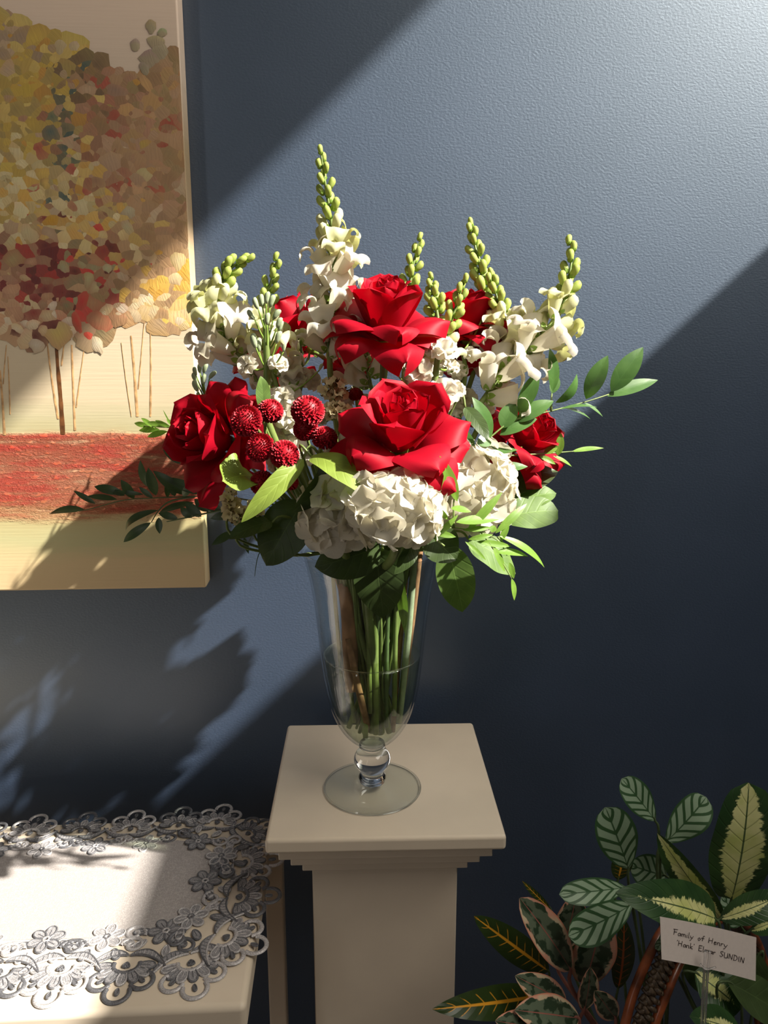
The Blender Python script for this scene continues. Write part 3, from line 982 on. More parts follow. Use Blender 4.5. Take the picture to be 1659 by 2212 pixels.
# ------------------------------------------------------------------ roses
def rose(px, py, y, axis, scale, spin, label, outer=(5, 6), lay_open=1.0, seed=1):
    c = P(px, py, y)
    Z = V(axis).normalized()
    root = thing('rose', label, 'rose', c, 'red roses in the bouquet')
    rg = random.Random(seed)
    xa = Z.cross(V((0, 0, 1)))
    xa = xa.normalized() if xa.length > 0.1 else V((1, 0, 0))
    ya = Z.cross(xa).normalized()
    def W(r_, z, phi):
        return (xa * math.cos(phi) + ya * math.sin(phi)) * r_ * scale + Z * (z * scale)
    #        n   r0     z0    L     a0   a1  half  p   roll  tip
    lays = [(2, 0.0022, 0.030, 0.030, 4, -6, 112, 1.0, 0.0, 0.0),
            (3, 0.0048, 0.026, 0.035, 10, -6, 84, 1.0, 0.0, 0.0),
            (4, 0.0085, 0.020, 0.043, 17, -8, 74, 1.0, 0.05, 0.05),
            (4, 0.0125, 0.012, 0.051, 25, -4, 68, 1.1, 0.18, 0.1),
            (5, 0.0150, 0.005, 0.057, 34, 6, 56, 1.3, 0.40, 0.2),
            (outer[0], 0.0125, -0.001, 0.066, 38, 100, 52, 1.5, 0.75, 0.7),
            (outer[1], 0.0105, -0.006, 0.070, 56, 126, 47, 1.3, 0.85, 0.9)]
    nu, nv = 13, 13
    ph0 = spin
    for li, (n, r0, z0, L, a0, a1, half, pw, roll, tip) in enumerate(lays):
        if n == 0:
            continue
        ph0 += 0.7
        for k in range(n):
            phi0 = ph0 + 2 * math.pi * k / n + rg.uniform(-0.12, 0.12)
            L_ = L * rg.uniform(0.93, 1.07)
            A1 = R(a1 * (lay_open if li >= 5 else 1) + rg.uniform(-9, 9) * (li / 6))
            A0 = R(a0 + rg.uniform(-4, 4))
            hf = R(half) * rg.uniform(0.92, 1.08)
            w1, w2 = rg.uniform(0, 6), rg.uniform(0, 6)
            pts, uv = [], []
            r_, z_ = r0, z0
            for j in range(nv):
                t = j / (nv - 1)
                al = A0 + (A1 - A0) * t ** pw
                if j:
                    ds = L_ / (nv - 1)
                    r_ += math.sin(al) * ds
                    z_ += math.cos(al) * ds
                if li < 5:
                    wt = min(1.0, 0.35 + 1.5 * t) * (max(0.0, 1 - t ** 4.5) ** 0.5) * (1 - tip * 0.4 * t ** 3)
                else:             # outer petals narrow to a point where their edges roll back
                    wt = min(1.0, 0.42 + 1.5 * t) * max(0.02, 1 - t ** (3.4 - tip)) ** 0.62
                for i in range(nu):
                    s = -1 + 2 * i / (nu - 1)
                    rl = roll * max(0.0, abs(s) - 0.25) ** 2 * L_ * 0.55 * t * t
                    rl += roll * 0.10 * L_ * max(0, t - 0.72) ** 2 * 8 * (1 if li < 5 else 0.6)
                    sp_ = -0.0012 * s * (1 if li < 5 else 0)           # spiral overlap
                    wv = 0.0016 * t * (math.sin(s * 3.1 + w1) + 0.7 * math.sin(s * 6 + w2) * t) * (0.1 + li / 5)
                    rr = max(0.0006, r_ + rl * math.cos(al) + sp_ + wv * math.cos(al))
                    zz = z_ - rl * math.sin(al) - wv * math.sin(al)
                    # a petal is less wrapped the further out it reaches
                    hw = hf * wt
                    if li >= 5:
                        wdt = hf * wt * max(0.024, min(rr + 0.012, 0.042))
                        lx = s * wdt
                        pts.append(root_v(c, xa, ya, Z, phi0, rr, lx, zz, scale))
                    else:
                        pts.append(c + W(rr, zz, phi0 + s * hw))
                    uv.append((i / (nu - 1), t))
            m = MB()
            m.grid(pts, nu, nv, uv)
            m.build('petal', M_red, root)
    m = MB()
    for k in range(5):
        a = 2 * math.pi * k / 5 + spin
        d = xa * math.cos(a) + ya * math.sin(a)
        b = c + Z * (-0.009 * scale) + d * 0.004
        pts, uv = leaf_pts(b, c + Z * (-0.016 * scale) + d * 0.030 * scale, 0.010, normal=-Z, bulge=0.1, nu=5, nv=7)
        m.grid(pts, 5, 7, uv)
    m.tube([c + Z * 0.004, c - Z * 0.010 * scale, c - Z * 0.017 * scale], [0.010 * scale, 0.008 * scale, 0.003], 8, 3)
    m.build('calyx', M_calyx, root)
    m = MB()
    m.tube(stem_down(c - Z * 0.012 * scale, Z), [0.0028, 0.0030, 0.0032], 8, 7)
    m.build('stem', (M_stem, M_dkstem, M_dkstem, M_brown)[seed % 4], root)
    return root
def root_v(c, xa, ya, Z, phi, r_, lx, z, sc):
    d = xa * math.cos(phi) + ya * math.sin(phi)
    q = ya * math.cos(phi) - xa * math.sin(phi)
    # bend the width gently round the axis
    th = lx / max(r_, 0.012) * 0.55
    th = max(-1.3, min(1.3, th))
    return c + (d * (r_ - (1 - math.cos(th)) * r_ * 0.8) + q * lx + Z * z) * sc
rose(864, 966, -0.372, (0.02, -0.50, 0.80), 0.94, 0.4, 'fully open red rose resting on the white hydrangea, front and centre of the bouquet', (5, 6), 1.0, 1)
rose(830, 728, -0.29, (0.03, -0.28, 0.95), 0.92, 0.0, 'large open red rose at the top of the bouquet, beside the tallest snapdragon', (5, 6), 1.0, 2)
rose(490, 956, -0.275, (-0.66, -0.66, 0.36), 0.93, 0.9, 'big red rose facing left behind the crimson button mums', (5, 6), 0.76, 3)
rose(664, 742, -0.145, (-0.62, 0.20, 0.72), 0.92, 0.2, 'red rose tilted left behind the white blossoms of the tallest snapdragon', (5, 5), 0.8, 4)
rose(1008, 725, -0.17, (0.04, -0.10, 1.0), 0.86, 0.5, 'upright red rose at the upper right between lime snapdragon tips', (5, 5), 1.0, 5)
rose(1112, 962, -0.195, (0.52, -0.42, 0.62), 0.84, 0.3, 'smallest red rose, under the arching ruscus at the right edge of the bouquet', (5, 5), 0.9, 6)
rose(985, 815, -0.16, (0.1, 0.1, 1.0), 0.7, 0.3, 'half hidden dark red rose deep behind the right hand stock blossoms', (4, 0), 0.7, 7)
rose(775, 815, -0.17, (-0.1, -0.1, 1.0), 0.75, 0.3, 'shaded dark red rose deep in the middle below the top rose', (4, 0), 0.7, 8)
rose(598, 835, -0.15, (-0.1, 0.0, 1.0), 0.8, 0.3, 'red rose mostly hidden behind the left white snapdragons', (4, 0), 0.8, 9)

# ------------------------------------------------------------------ button mums (one shared mesh of many small petals)
def mum_mesh():
    m = MB()
    N = 230
    for k in range(N):
        th = math.acos(1 - 1.55 * (k + 0.5 + rng.uniform(-.3, .3)) / N)
        ph = k * 2.399963 + rng.uniform(-.12, .12)
        n = V((math.sin(th) * math.cos(ph), math.sin(th) * math.sin(ph), math.cos(th)))
        up = V((-math.cos(th) * math.cos(ph), -math.cos(th) * math.sin(ph), math.sin(th)))
        sd = n.cross(up).normalized()
        ln = 0.21 + 0.12 * math.sin(th)
        w_ = 0.074 + 0.038 * math.sin(th)
        sq = V((1, 1, 0.86))
        def q(a, b, r_):
            p = n * r_ + sd * a + up * b
            return V((p.x * sq.x, p.y * sq.y, p.z * sq.z))
        o = -ln * 0.9
        b0 = len(m.v)
        m.v += [q(-w_ * .7, -0.1, 0.70), q(0, -0.12, 0.66), q(w_ * .7, -0.1, 0.70),
                q(-w_, o * .35 + .03, 0.97), q(0, o * .35 + .02, 0.86), q(w_, o * .35 + .03, 0.97),
                q(-w_ * .6, o * .8 + .1, 1.07), q(0, o * 1.05 + .1, 1.02), q(w_ * .6, o * .8 + .1, 1.07)]
        m.uv += [(0, 0)] * 9
        for (i, j) in ((0, 0), (1, 0), (0, 1), (1, 1)):
            a = b0 + j * 3 + i
            m.f.append((a, a + 1, a + 4, a + 3))
            m.mi.append(0)
    return mesh('mum_petals', m.v, m.f, M_mum)
MUM = mum_mesh()
m = MB()
m.lathe([(0.001, 0.78), (0.45, 0.66), (0.72, 0.30), (0.74, -0.05), (0.5, -0.42), (0.001, -0.5)], (0, 0, 0), 16)
MUMC = mesh('mum_core', m.v, m.f, M_mum)
def mum(px, py, rpx, y, axis, label):
    c = P(px, py, y)
    root = thing('button_mum', label, 'chrysanthemum', c, 'crimson button mums')
    Z = V(axis).normalized()
    M = Z.to_track_quat('Z', 'Y').to_matrix().to_4x4() @ Matrix.Scale(size(rpx, c) * 0.98, 4)
    o = add('petals', MUM, root, M)
    o['kind'] = 'stuff'
    add('flower_head', MUMC, root, M)
    m = MB()
    r_ = size(rpx, c)
    m.tube(stem_down(c - Z * r_ * 0.4, Z, 0.03), [0.0016, 0.0018, 0.002], 6, 6)
    m.build('stem', M_stem, root)
for a in [(665, 888, 36, -0.365, (0.05, -0.6, 0.8), 'crimson button mum standing highest, on its bare green stem'),
          (532, 909, 35, -0.365, (-0.45, -0.6, 0.6), 'crimson button mum overlapping the petals of the left rose'),
          (584, 888, 28, -0.345, (0.15, -0.5, 0.8), 'crimson button mum just right of the one on the left rose'),
          (660, 926, 27, -0.352, (-0.3, -0.5, 0.5), 'crimson button mum tucked directly under the highest mum'),
          (701, 946, 28, -0.36, (0.2, -0.4, 0.85), 'crimson button mum beside the front rose, right of the mum stem'),
          (562, 967, 32, -0.372, (-0.55, -0.55, 0.5), 'crimson button mum above the curled bright green leaf'),
          (614, 982, 32, -0.378, (0.25, -0.7, 0.5), 'crimson button mum lowest of the lit ones, above the folded leaf'),
          (566, 1043, 27, -0.36, (-0.4, -0.7, 0.4), 'shaded crimson button mum between the curled leaf and the folded leaf'),
          (628, 1042, 17, -0.345, (0.3, -0.6, 0.4), 'dark crimson button mum peeping behind the folded leaf'),
          (838, 784, 15, -0.24, (0.1, -0.3, 0.9), 'tiny crimson button mum in the shade below the top rose'),
          (768, 852, 16, -0.27, (-0.1, -0.4, 0.9), 'small crimson button mum beside the dried cream statice')]:
    mum(*a)

# ------------------------------------------------------------------ shared blossom pieces
def patch(fn, nu=9, nv=8, name='petal', mat=None):
    m = MB()
    pts, uv = [], []
    for j in range(nv):
        for i in range(nu):
            pts.append(V(fn(-1 + 2 * i / (nu - 1), j / (nv - 1))))
            uv.append((i / (nu - 1), j / (nv - 1)))
    m.grid(pts, nu, nv, uv)
    return mesh(name, m.v, m.f, mat, True, m.uv)
# snapdragon blossom, unit = metres, +Z along the tube, +X up side of the lips
def snap_parts(mat, seed):
    rg = random.Random(seed)
    q1, q2 = rg.uniform(0, 6), rg.uniform(0, 6)
    t = MB()
    ring = []
    nv = 8
    for j in range(nv):
        f = j / (nv - 1)
        r_ = 0.0036 + 0.0034 * f ** 0.8
        for i in range(12):
            a = 2 * math.pi * i / 12
            ring.append(V((r_ * math.cos(a) * 1.15 + 0.0022 * f * f, r_ * math.sin(a) * 0.95, 0.019 * f)))
    t.grid(ring, 12, nv, closed=True)
    tube = mesh('blossom_tube', t.v, t.f, mat)
    def up(s, v):                      # two lobed upper lip, flaring back
        w_ = 0.0058 + 0.0085 * v ** 0.8
        lob = 0.0030 * v * (abs(s) ** 1.0) - 0.0022 * v * v * (abs(s) ** 4)
        x = 0.0060 + 0.011 * v ** 1.4 + lob - 0.0036 * abs(s) * (1 - v)
        y = s * w_ * (1.0 - 0.15 * v)
        z = 0.018 + 0.010 * v - 0.007 * v ** 3 + 0.0014 * v * math.sin(s * 5 + q1)
        return (x, y, z)
    def lo(s, v):                      # swollen three lobed lower lip, ruffled
        w_ = 0.0056 + 0.0095 * v ** 0.7
        x = -0.0040 - 0.004 * math.sin(v * 3.0) + 0.0055 * (1 - v) * math.sin(v * 3.14) * 2.0 - 0.007 * v * v
        z = 0.018 + 0.0105 * math.sin(v * 2.1) - 0.004 * v * v * v + 0.0018 * v * math.cos(s * 4.7 + q2)
        y = s * w_ * (1 - 0.25 * v * v)
        x += 0.0030 * abs(s) ** 2 * (1 - v) - 0.003 * v * math.cos(s * 4.7)
        return (x, y, z)
    return tube, patch(up, 9, 7, 'upper_lip', mat), patch(lo, 11, 8, 'lower_lip', mat)
SNAP_W = [snap_parts(M_white, s) for s in (1, 2, 3)]
SNAP_I = [snap_parts(M_ivory, s) for s in (4, 5)]
def bud_mesh(name, mat, slim=0.31):
    m = MB()
    m.lathe([(0.0005, 0.0), (slim * 0.5, 0.06), (slim * 0.82, 0.30), (slim * 0.95, 0.60), (slim * 0.90, 0.80), (slim * 0.55, 0.95), (0.0005, 1.0)], (0, 0, 0), 9)
    for i, v in enumerate(m.v):
        v.x += 0.16 * v.z * v.z
        v.y *= 0.9
    return mesh(name, m.v, m.f, mat)
BUD = bud_mesh('bud', M_bud)
BUDI = bud_mesh('bud', M_ivory, 0.30)
BUDG = bud_mesh('bud', M_greybud, 0.25)
def calyx_mesh():
    m = MB()
    for k in range(5):
        a = 2 * math.pi * k / 5
        d = V((math.cos(a), math.sin(a), 0))
        pts, uv = leaf_pts(d * 0.12, d * 0.50 + V((0, 0, 0.62)), 0.42, normal=d * 1.0 - V((0, 0, 0.3)), bulge=0.12, nu=5, nv=6)
        m.grid(pts, 5, 6, uv)
    return mesh('calyx', m.v, m.f, M_calyx)
CALYX = calyx_mesh()
def frame(p, z, x):                    # matrix with +Z along z and +X near x
    z = V(z).normalized()
    x = V(x) - z * V(x).dot(z)
    x = x.normalized() if x.length > 1e-5 else z.orthogonal().normalized()
    y = z.cross(x)
    return Matrix(((x.x, y.x, z.x, p.x), (x.y, y.y, z.y, p.y), (x.z, y.z, z.z, p.z), (0, 0, 0, 1)))

def snapdragon(path, y0, y1, label, buds, blooms, bloom_from=0.45, size_=1.0, seed=1, to_vase=True, ivory=4):
    """path: photo points from the tip down; y0..y1: world depth from tip to foot"""
    rg = random.Random(seed)
    n = len(path)
    pts = [P(x, y, y0 + (y1 - y0) * k / (n - 1)) for k, (x, y) in enumerate(path)]
    root = thing('snapdragon', label, 'snapdragon', pts[-1], 'white snapdragons')
    o0 = root.location
    sp = smooth_path(pts, 12)
    cum = [0.0]
    for a, b in zip(sp, sp[1:]):
        cum.append(cum[-1] + (b - a).length)
    tot = cum[-1]
    def at(f):
        d = f * tot
        for k in range(len(sp) - 1):
            if cum[k + 1] >= d:
                q = (d - cum[k]) / max(1e-9, cum[k + 1] - cum[k])
                return sp[k].lerp(sp[k + 1], q), (sp[k] - sp[k + 1]).normalized()
        return sp[-1], (sp[-2] - sp[-1]).normalized()
    m = MB()
    full = pts + (stem_down(pts[-1], pts[-2] - pts[-1], 0.03)[1:] if to_vase else [])
    m.tube(full, [0.0009, 0.0021, 0.0030, 0.0032, 0.0032], 8, 6)
    m.build('stem', M_stem, root)
    az = rg.uniform(0, 6)
    for k in range(buds):
        f = (bloom_from if blooms else 0.97) * (k / buds) ** 0.85
        p, t = at(f)
        az += 2.399963
        e = t.orthogonal().normalized()
        rad = Matrix.Rotation(az, 3, t) @ e
        g = 0.35 + 0.65 * (k / max(1, buds - 1))
        L_ = (0.0080 + 0.0120 * g) * size_
        tilt = R(8 + 38 * min(1, k / 6))
        d = t * math.cos(tilt) + rad * math.sin(tilt)
        q = p + rad * (0.0015 + 0.0015 * g)
        M = frame(q - o0, d, t - rad * 0.3)
        last = blooms and k >= buds - ivory - 1
        add('bud', BUDI if last else BUD, root, M @ Matrix.Scale(L_ * (1.15 if last else 1), 4))
        if g > 0.3:
            add('calyx', CALYX, root, M @ Matrix.Scale(L_ * 0.52, 4))
    for k in range(blooms):
        f = bloom_from + (0.985 - bloom_from) * k / max(1, blooms - 1)
        p, t = at(f)
        az += 2.399963
        e = t.orthogonal().normalized()
        rad = Matrix.Rotation(az, 3, t) @ e
        tilt = R(48 + rg.uniform(-8, 14))
        d = t * math.cos(tilt) + rad * math.sin(tilt)
        s_ = 1.3 * size_ * rg.uniform(0.92, 1.12) * (0.82 + 0.25 * min(1, k / 3))
        M = frame(p + rad * 0.003 - o0, d, t) @ Matrix.Rotation(rg.uniform(-0.25, 0.25), 4, 'Z') @ Matrix.Scale(s_, 4)
        tu, ul, ll = (SNAP_I[k % 2] if k < ivory else SNAP_W[rg.randrange(3)])
        b = add('blossom', tu, root, M)
        add('upper_lip', ul, b)
        add('lower_lip', ll, b)
        add('calyx', CALYX, b, Matrix.Scale(0.0105, 4) @ Matrix.Translation((0, 0, -0.15)))
    return root
snapdragon([(694, 336), (703, 400), (714, 470), (721, 540), (718, 600), (716, 660), (708, 720), (712, 775)], -0.275, -0.27, 'tallest white snapdragon, its lime green tip highest of all', 19, 19, 0.42, 0.82, 3)
snapdragon([(528, 560), (497, 582), (477, 625), (470, 680), (488, 722), (525, 780)], -0.265, -0.26, 'white snapdragon with its lime tip bent over to the right, leftmost of the spikes', 18, 11, 0.48, 0.95, 8)
snapdragon([(597, 566), (584, 615), (575, 665), (572, 720), (580, 770), (596, 830)], -0.272, -0.268, 'white snapdragon with a straight green spike between the bent one and the tallest', 16, 8, 0.56, 0.82, 14)
snapdragon([(906, 523), (893, 570), (885, 620), (882, 680)], -0.15, -0.17, 'short lime green snapdragon spike rising behind the top rose', 17, 0, 0.5, 0.95, 21)
snapdragon([(1018, 490), (1028, 540), (1040, 590), (1047, 650)], -0.13, -0.15, 'lime snapdragon spike standing up behind the upright rose', 19, 0, 0.5, 1.0, 24)
snapdragon([(1233, 531), (1233, 575), (1218, 640), (1190, 700), (1143, 752), (1090, 800), (1045, 862)], -0.20, -0.25, 'white snapdragon arching far out to the right with a lime tip', 16, 15, 0.42, 1.08, 31)
snapdragon([(1062, 600), (1075, 650), (1086, 705), (1086, 760), (1070, 820)], -0.19, -0.21, 'white snapdragon with a plump lime spike just right of the upright rose', 17, 8, 0.55, 1.0, 37)
snapdragon([(930, 607), (938, 640), (946, 690)], -0.19, -0.20, 'shortest lime snapdragon tip between the top rose and the upright rose', 13, 0, 0.5, 0.85, 41)
snapdragon([(1000, 612), (988, 655), (968, 705), (945, 760), (940, 810)], -0.265, -0.275, 'lime snapdragon spike leaning in front of the upright rose', 20, 4, 0.80, 0.9, 47)
snapdragon([(770, 735), (788, 775), (800, 830)], -0.22, -0.24, 'pale snapdragon blossoms in the shade directly under the top rose', 0, 7, 0.05, 1.0, 53, ivory=0)
snapdragon([(648, 735), (652, 770), (650, 830)], -0.235, -0.25, 'single small white snapdragon floret standing left of the tilted rose', 2, 2, 0.3, 0.9, 57, ivory=1)

# ------------------------------------------------------------------ stock (double white florets) 
def ruffle(seed, mat):
    rg = random.Random(seed)
    m = MB()
    for k in range(12):
        a = k * 2.399963
        rr = 0.15 + 0.85 * math.sqrt((k + 0.5) / 12)
        el = R(80 - 78 * rr)
        d = V((math.cos(a) * math.cos(el), math.sin(a) * math.cos(el), math.sin(el)))
        sd = d.cross(V((0, 0, 1)))
        sd = sd.normalized() if sd.length > 1e-3 else V((1, 0, 0))
        nn = sd.cross(d)
        L_ = 0.55 + 0.45 * rr
        w_ = 0.34 + 0.20 * rr
        q, q2 = rg.uniform(0, 6), rg.uniform(0, 6)
        pts = []
        for j in range(6):
            t = j / 5
            for i in range(7):
                s = -1 + i / 3
                wt = w_ * min(1, 0.25 + 1.4 * t) * (1 - 0.25 * t ** 6)
                p = d * (L_ * (t - 0.10 * s * s * t)) + sd * (s * wt) + nn * (0.10 * math.sin(s * 5 + q) * t + 0.14 * math.sin(s * 2.5 + q2) * t - 0.22 * t * t * rr)
                pts.append(p)
        m.grid(pts, 7, 6)
    return mesh('floret', m.v, m.f, mat)
RUF = [ruffle(s, M_white) for s in (1, 2, 3)]
def stock(stem_px, y, florets, buds, label, thick=0.0032, seed=1, fs=1.0):
    rg = random.Random(seed)
    pts = [P(a, b, y) for a, b in stem_px]
    root = thing('stock_flower', label, 'stock flower', pts[-1], 'white stock stems')
    o0 = root.location
    m = MB()
    m.tube(pts + stem_down(pts[-1], pts[-2] - pts[-1], 0.02)[1:], [thick * 0.8, thick, thick, thick], 8, 6)
    m.build('stem', M_stem, root)
    def nearest(p):
        best = min(smooth_path(pts, 8), key=lambda q: (q - p).length + max(0, (q.z - p.z)) * 1.5)
        return best
    for (fx, fy, fr, dy) in florets:
        p = P(fx, fy, y + dy)
        d = V(((fx - stem_px[0][0]) / 120.0 + rg.uniform(-0.3, 0.3), -0.75 + rg.uniform(-.2, .2), 0.45 + rg.uniform(-.3, .3)))
        M = frame(p - o0, d, (0, 0, 1)) @ Matrix.Rotation(rg.uniform(0, 6), 4, 'Z') @ Matrix.Scale(size(fr, p) * fs, 4)
        f = add('floret', RUF[rg.randrange(3)], root, M)
        m = MB()
        q = nearest(p)
        m.tube([p - d.normalized() * 0.002, (p + q) * 0.5 - V((0, 0, 0.004)), q], [0.0011, 0.0011], 6, 3)
        m.build('pedicel', M_calyx, root)
        add('calyx', CALYX, root, frame(p - o0 - d.normalized() * 0.008, d, (0, 0, 1)) @ Matrix.Scale(0.011, 4))
    for (bx, by, bl, ang) in buds:
        p = P(bx, by, y - 0.006 + rg.uniform(-.008, .008))
        dd = _r * math.sin(ang) + V((0, 0, 1)) * math.cos(ang)
        add('bud', BUDG, root, frame(p - o0, dd, _r) @ Matrix.Scale(size(bl, p), 4))
        q = nearest(p - V((0, 0, 0.02)))
        m = MB()
        m.tube([p, (p + q) * 0.5 + V((0, 0, -0.002)), q], [0.0007, 0.0010], 5, 3)
        m.build('pedicel', M_calyx, root)
    return root
stock([(574, 690), (576, 740), (577, 800), (574, 850)], -0.325, [(533, 788, 26, -0.004), (601, 784, 24, -0.004)],
      [(558, 668, 26, -.5), (567, 662, 26, -.25), (575, 656, 26, .05), (583, 664, 28, .2), (550, 690, 24, -.8), (590, 690, 26, .5), (577, 702, 26, -.05), (598, 708, 24, .3), (603, 716, 24, .15), (553, 752, 32, -.35), (560, 760, 30, -.15), (597, 742, 28, .2), (612, 760, 18, .1)],
      'stock with thick lime stem, grey green buds on top and two white florets beside', 0.0040, 3)
stock([(950, 745), (942, 800), (936, 860), (930, 905)], -0.315, [(960, 757, 34, -.006), (925, 752, 20, 0), (903, 803, 36, -.006), (958, 850, 38, -.008), (918, 850, 26, 0), (944, 885, 28, 0), (985, 840, 24, .01), (895, 830, 24, .01), (975, 790, 22, .02), (940, 800, 24, .02)],
      [(862, 815, 20, -.3), (876, 830, 22, .1)], 'white stock with ruffled double florets behind the front rose, at the right', 0.0036, 5)
stock([(622, 840), (628, 880), (632, 930), (640, 980)], -0.30, [(612, 862, 30, -.01), (592, 855, 22, 0), (632, 850, 22, .01), (620, 900, 32, -.012), (640, 920, 30, -.008), (605, 930, 28, 0), (640, 965, 30, -.01), (598, 1000, 24, -.005), (660, 985, 26, 0), (650, 815, 26, .03), (625, 820, 26, .03), (672, 820, 26, .04), (560, 820, 26, .04)],
      [(690, 800, 16, .3)], 'white stock rising among the crimson button mums', 0.0030, 9)
stock([(436, 812), (440, 840), (448, 870), (470, 910)], -0.19, [],
      [(424, 812, 20, -.35), (432, 806, 22, -.1), (440, 806, 22, .2), (425, 826, 22, -.5), (440, 830, 22, .0), (452, 818, 22, .6), (428, 846, 26, -.5), (451, 838, 18, .3), (430, 862, 16, -.3)],
      'small sprig of closed grey green stock buds above the left rose', 0.0018, 11)
stock([(765, 905), (768, 950), (775, 1000)], -0.27, [(742, 870, 26, 0), (735, 960, 30, 0), (790, 870, 24, .02), (720, 985, 30, 0), (700, 900, 22, .03), (760, 1000, 34, 0)], [], 'shaded white stock florets between the mums and the front rose', 0.003, 15)
stock([(1000, 760), (1005, 800), (1000, 850)], -0.225, [(1018, 765, 22, 0), (990, 800, 24, 0), (870, 700, 24, .0), (1012, 860, 26, 0), (1052, 668, 14, 0.04), (1050, 880, 26, 0), (985, 880, 26, 0)], [], 'white stock florets in the shade under the upright rose', 0.003, 17)

# ------------------------------------------------------------------ statice (dried, cream)
def crinkle(seed):
    rg = random.Random(seed)
    m = MB()
    pts = []
    for j in range(5):
        t = j / 4
        for i in range(12):
            a = 2 * math.pi * i / 12
            r_ = 0.2 + 0.8 * t ** 1.4 * (1 + 0.25 * math.sin(a * 5 + seed) * t)
            pts.append(V((r_ * math.cos(a), r_ * math.sin(a), 0.9 * t + 0.15 * t * math.sin(a * 4 + seed))))
    m.grid(pts, 12, 5, closed=True)
    return mesh('dried_floret', m.v, m.f, M_cream_st)
CRK = [crinkle(s) for s in (1, 2)]
m = MB()
for k in range(4):
    a = k * 1.6
    pts, uv = leaf_pts(V((0, 0, -0.9)), V((0.5 * math.cos(a), 0.5 * math.sin(a), 0.5)), 0.6, normal=(math.cos(a), math.sin(a), 0), nu=3, nv=5)
    m.grid(pts, 3, 5, uv)
BRACT = mesh('bract', m.v, m.f, M_brown_st)
def statice(cx, cy, rx, ry, y, n, label, seed, brown=0.3):
    rg = random.Random(seed)
    c = P(cx, cy, y)
    root = thing('statice', label, 'statice', c, 'dried cream statice')
    m = MB()
    m.tube(stem_down(c, (0, 0, 1), 0.03), [0.0014, 0.0016], 6, 5)
    m.build('stem', M_stem, root)
    for k in range(n):
        a, q = k * 2.399963, math.sqrt((k + 0.5) / n)
        p = P(cx + rx * q * math.cos(a), cy + ry * q * math.sin(a), y - 0.012 * (1 - q) + rg.uniform(-.006, .006))
        d = V((math.cos(a) * q, -0.7, 0.5 - math.sin(a) * q * 0.7))
        M = frame(p - c, d, (0, 0, 1)) @ Matrix.Scale(size(rg.uniform(8.0, 11.0), p), 4)
        add('bract', BRACT, root, M @ Matrix.Scale(1.05, 4))
        if rg.random() > brown:
            add('dried_floret', CRK[k % 2], root, M)
statice(722, 842, 28, 22, -0.30, 24, 'dried statice gone brown at its tip, between the mums and the tallest snapdragon', 3, 0.45)
statice(727, 888, 26, 16, -0.31, 18, 'cream dried statice just above the mum beside the front rose', 4, 0.15)
statice(497, 1092, 12, 30, -0.335, 16, 'upright strip of cream dried statice under the curled green leaf', 5, 0.0)
statice(516, 1115, 18, 18, -0.335, 16, 'cream dried statice lowest at the left, over the dull green leaf', 6, 0.05)
statice(551, 1102, 12, 15, -0.335, 10, 'tiny cream dried statice head right of the other low ones', 7, 0.05)

# ------------------------------------------------------------------ hydrangea
def hyd_petal(seed):
    rg = random.Random(seed)
    q = rg.uniform(0, 6)
    def f(s, t):
        wt = 0.62 * (math.sin(math.pi * min(1, (0.10 + 0.84 * t))) ** 0.62) * (0.55 + 0.55 * t)
        x = t * (1.0 - 0.10 * s * s * t) + 0.015 * math.sin(s * 9 + q) * t ** 3
        z = 0.10 * t - 0.16 * t * t + 0.14 * s * s * t + 0.04 * t * math.sin(s * 3.3 + q) + 0.03 * math.cos(t * 4 + q)
        return (x, s * wt, z)
    return patch(f, 9, 8, 'petal', M_hyd)
HP = [hyd_petal(s) for s in range(1, 6)]
m = MB()
m.lathe([(0.0005, 0.10), (0.07, 0.08), (0.09, 0.03), (0.05, -0.05), (0.03, -0.6), (0.0005, -0.62)], (0, 0, 0), 8)
HEYE = mesh('floret', m.v, m.f, M_hyd)
def hydrangea(cx, cy, rpx, y, n, label, seed, sq=0.85, fr=36):
    rg = random.Random(seed)
    c = P(cx, cy, y)
    Rr = size(rpx, c)
    root = thing('hydrangea', label, 'hydrangea', c, 'white hydrangea heads')
    m = MB()
    m.tube(stem_down(c - V((0, 0, Rr * 0.2)), (0, 0, 1), 0.03), [0.0045, 0.0048], 8, 5)
    m.build('stem', M_stem, root)
    view = (CAM - c).normalized()
    k = made = 0
    N = int(n * 1.75)
    for k in range(N):
        zz = 1 - 2 * (k + 0.5) / N
        a = k * 2.399963
        rr = math.sqrt(1 - zz * zz)
        d = V((rr * math.cos(a), rr * math.sin(a), zz))
        if d.dot(view) < -0.28 or d.z < -0.75:
            continue
        p = V((d.x * Rr, d.y * Rr * 0.9, d.z * Rr * sq)) * rg.uniform(0.90, 1.06)
        nn = (d + V((rg.uniform(-.3, .3), rg.uniform(-.3, .3), rg.uniform(-.3, .3)))).normalized()
        s_ = size(fr, c) * rg.uniform(0.85, 1.15)
        M = frame(p, nn, (rg.uniform(-1, 1), rg.uniform(-1, 1), rg.uniform(-1, 1))) @ Matrix.Scale(s_, 4)
        f = add('floret', HEYE, root, M)
        cup = rg.uniform(-0.2, 0.5)
        for i in range(4):
            add('petal', HP[rg.randrange(5)], f, Matrix.Rotation(math.pi / 2 * i + rg.uniform(-.12, .12), 4, 'Z') @ Matrix.Rotation(-cup + rg.uniform(-.2, .2), 4, 'Y') @ Matrix.Scale(rg.uniform(0.9, 1.1), 4))
hydrangea(1003, 1062, 104, -0.285, 46, 'white hydrangea head lying right of and behind the front rose', 3, 0.92, 46)
hydrangea(856, 1098, 88, -0.41, 28, 'white hydrangea head directly under the front rose, over the vase rim', 7, 0.85, 48)
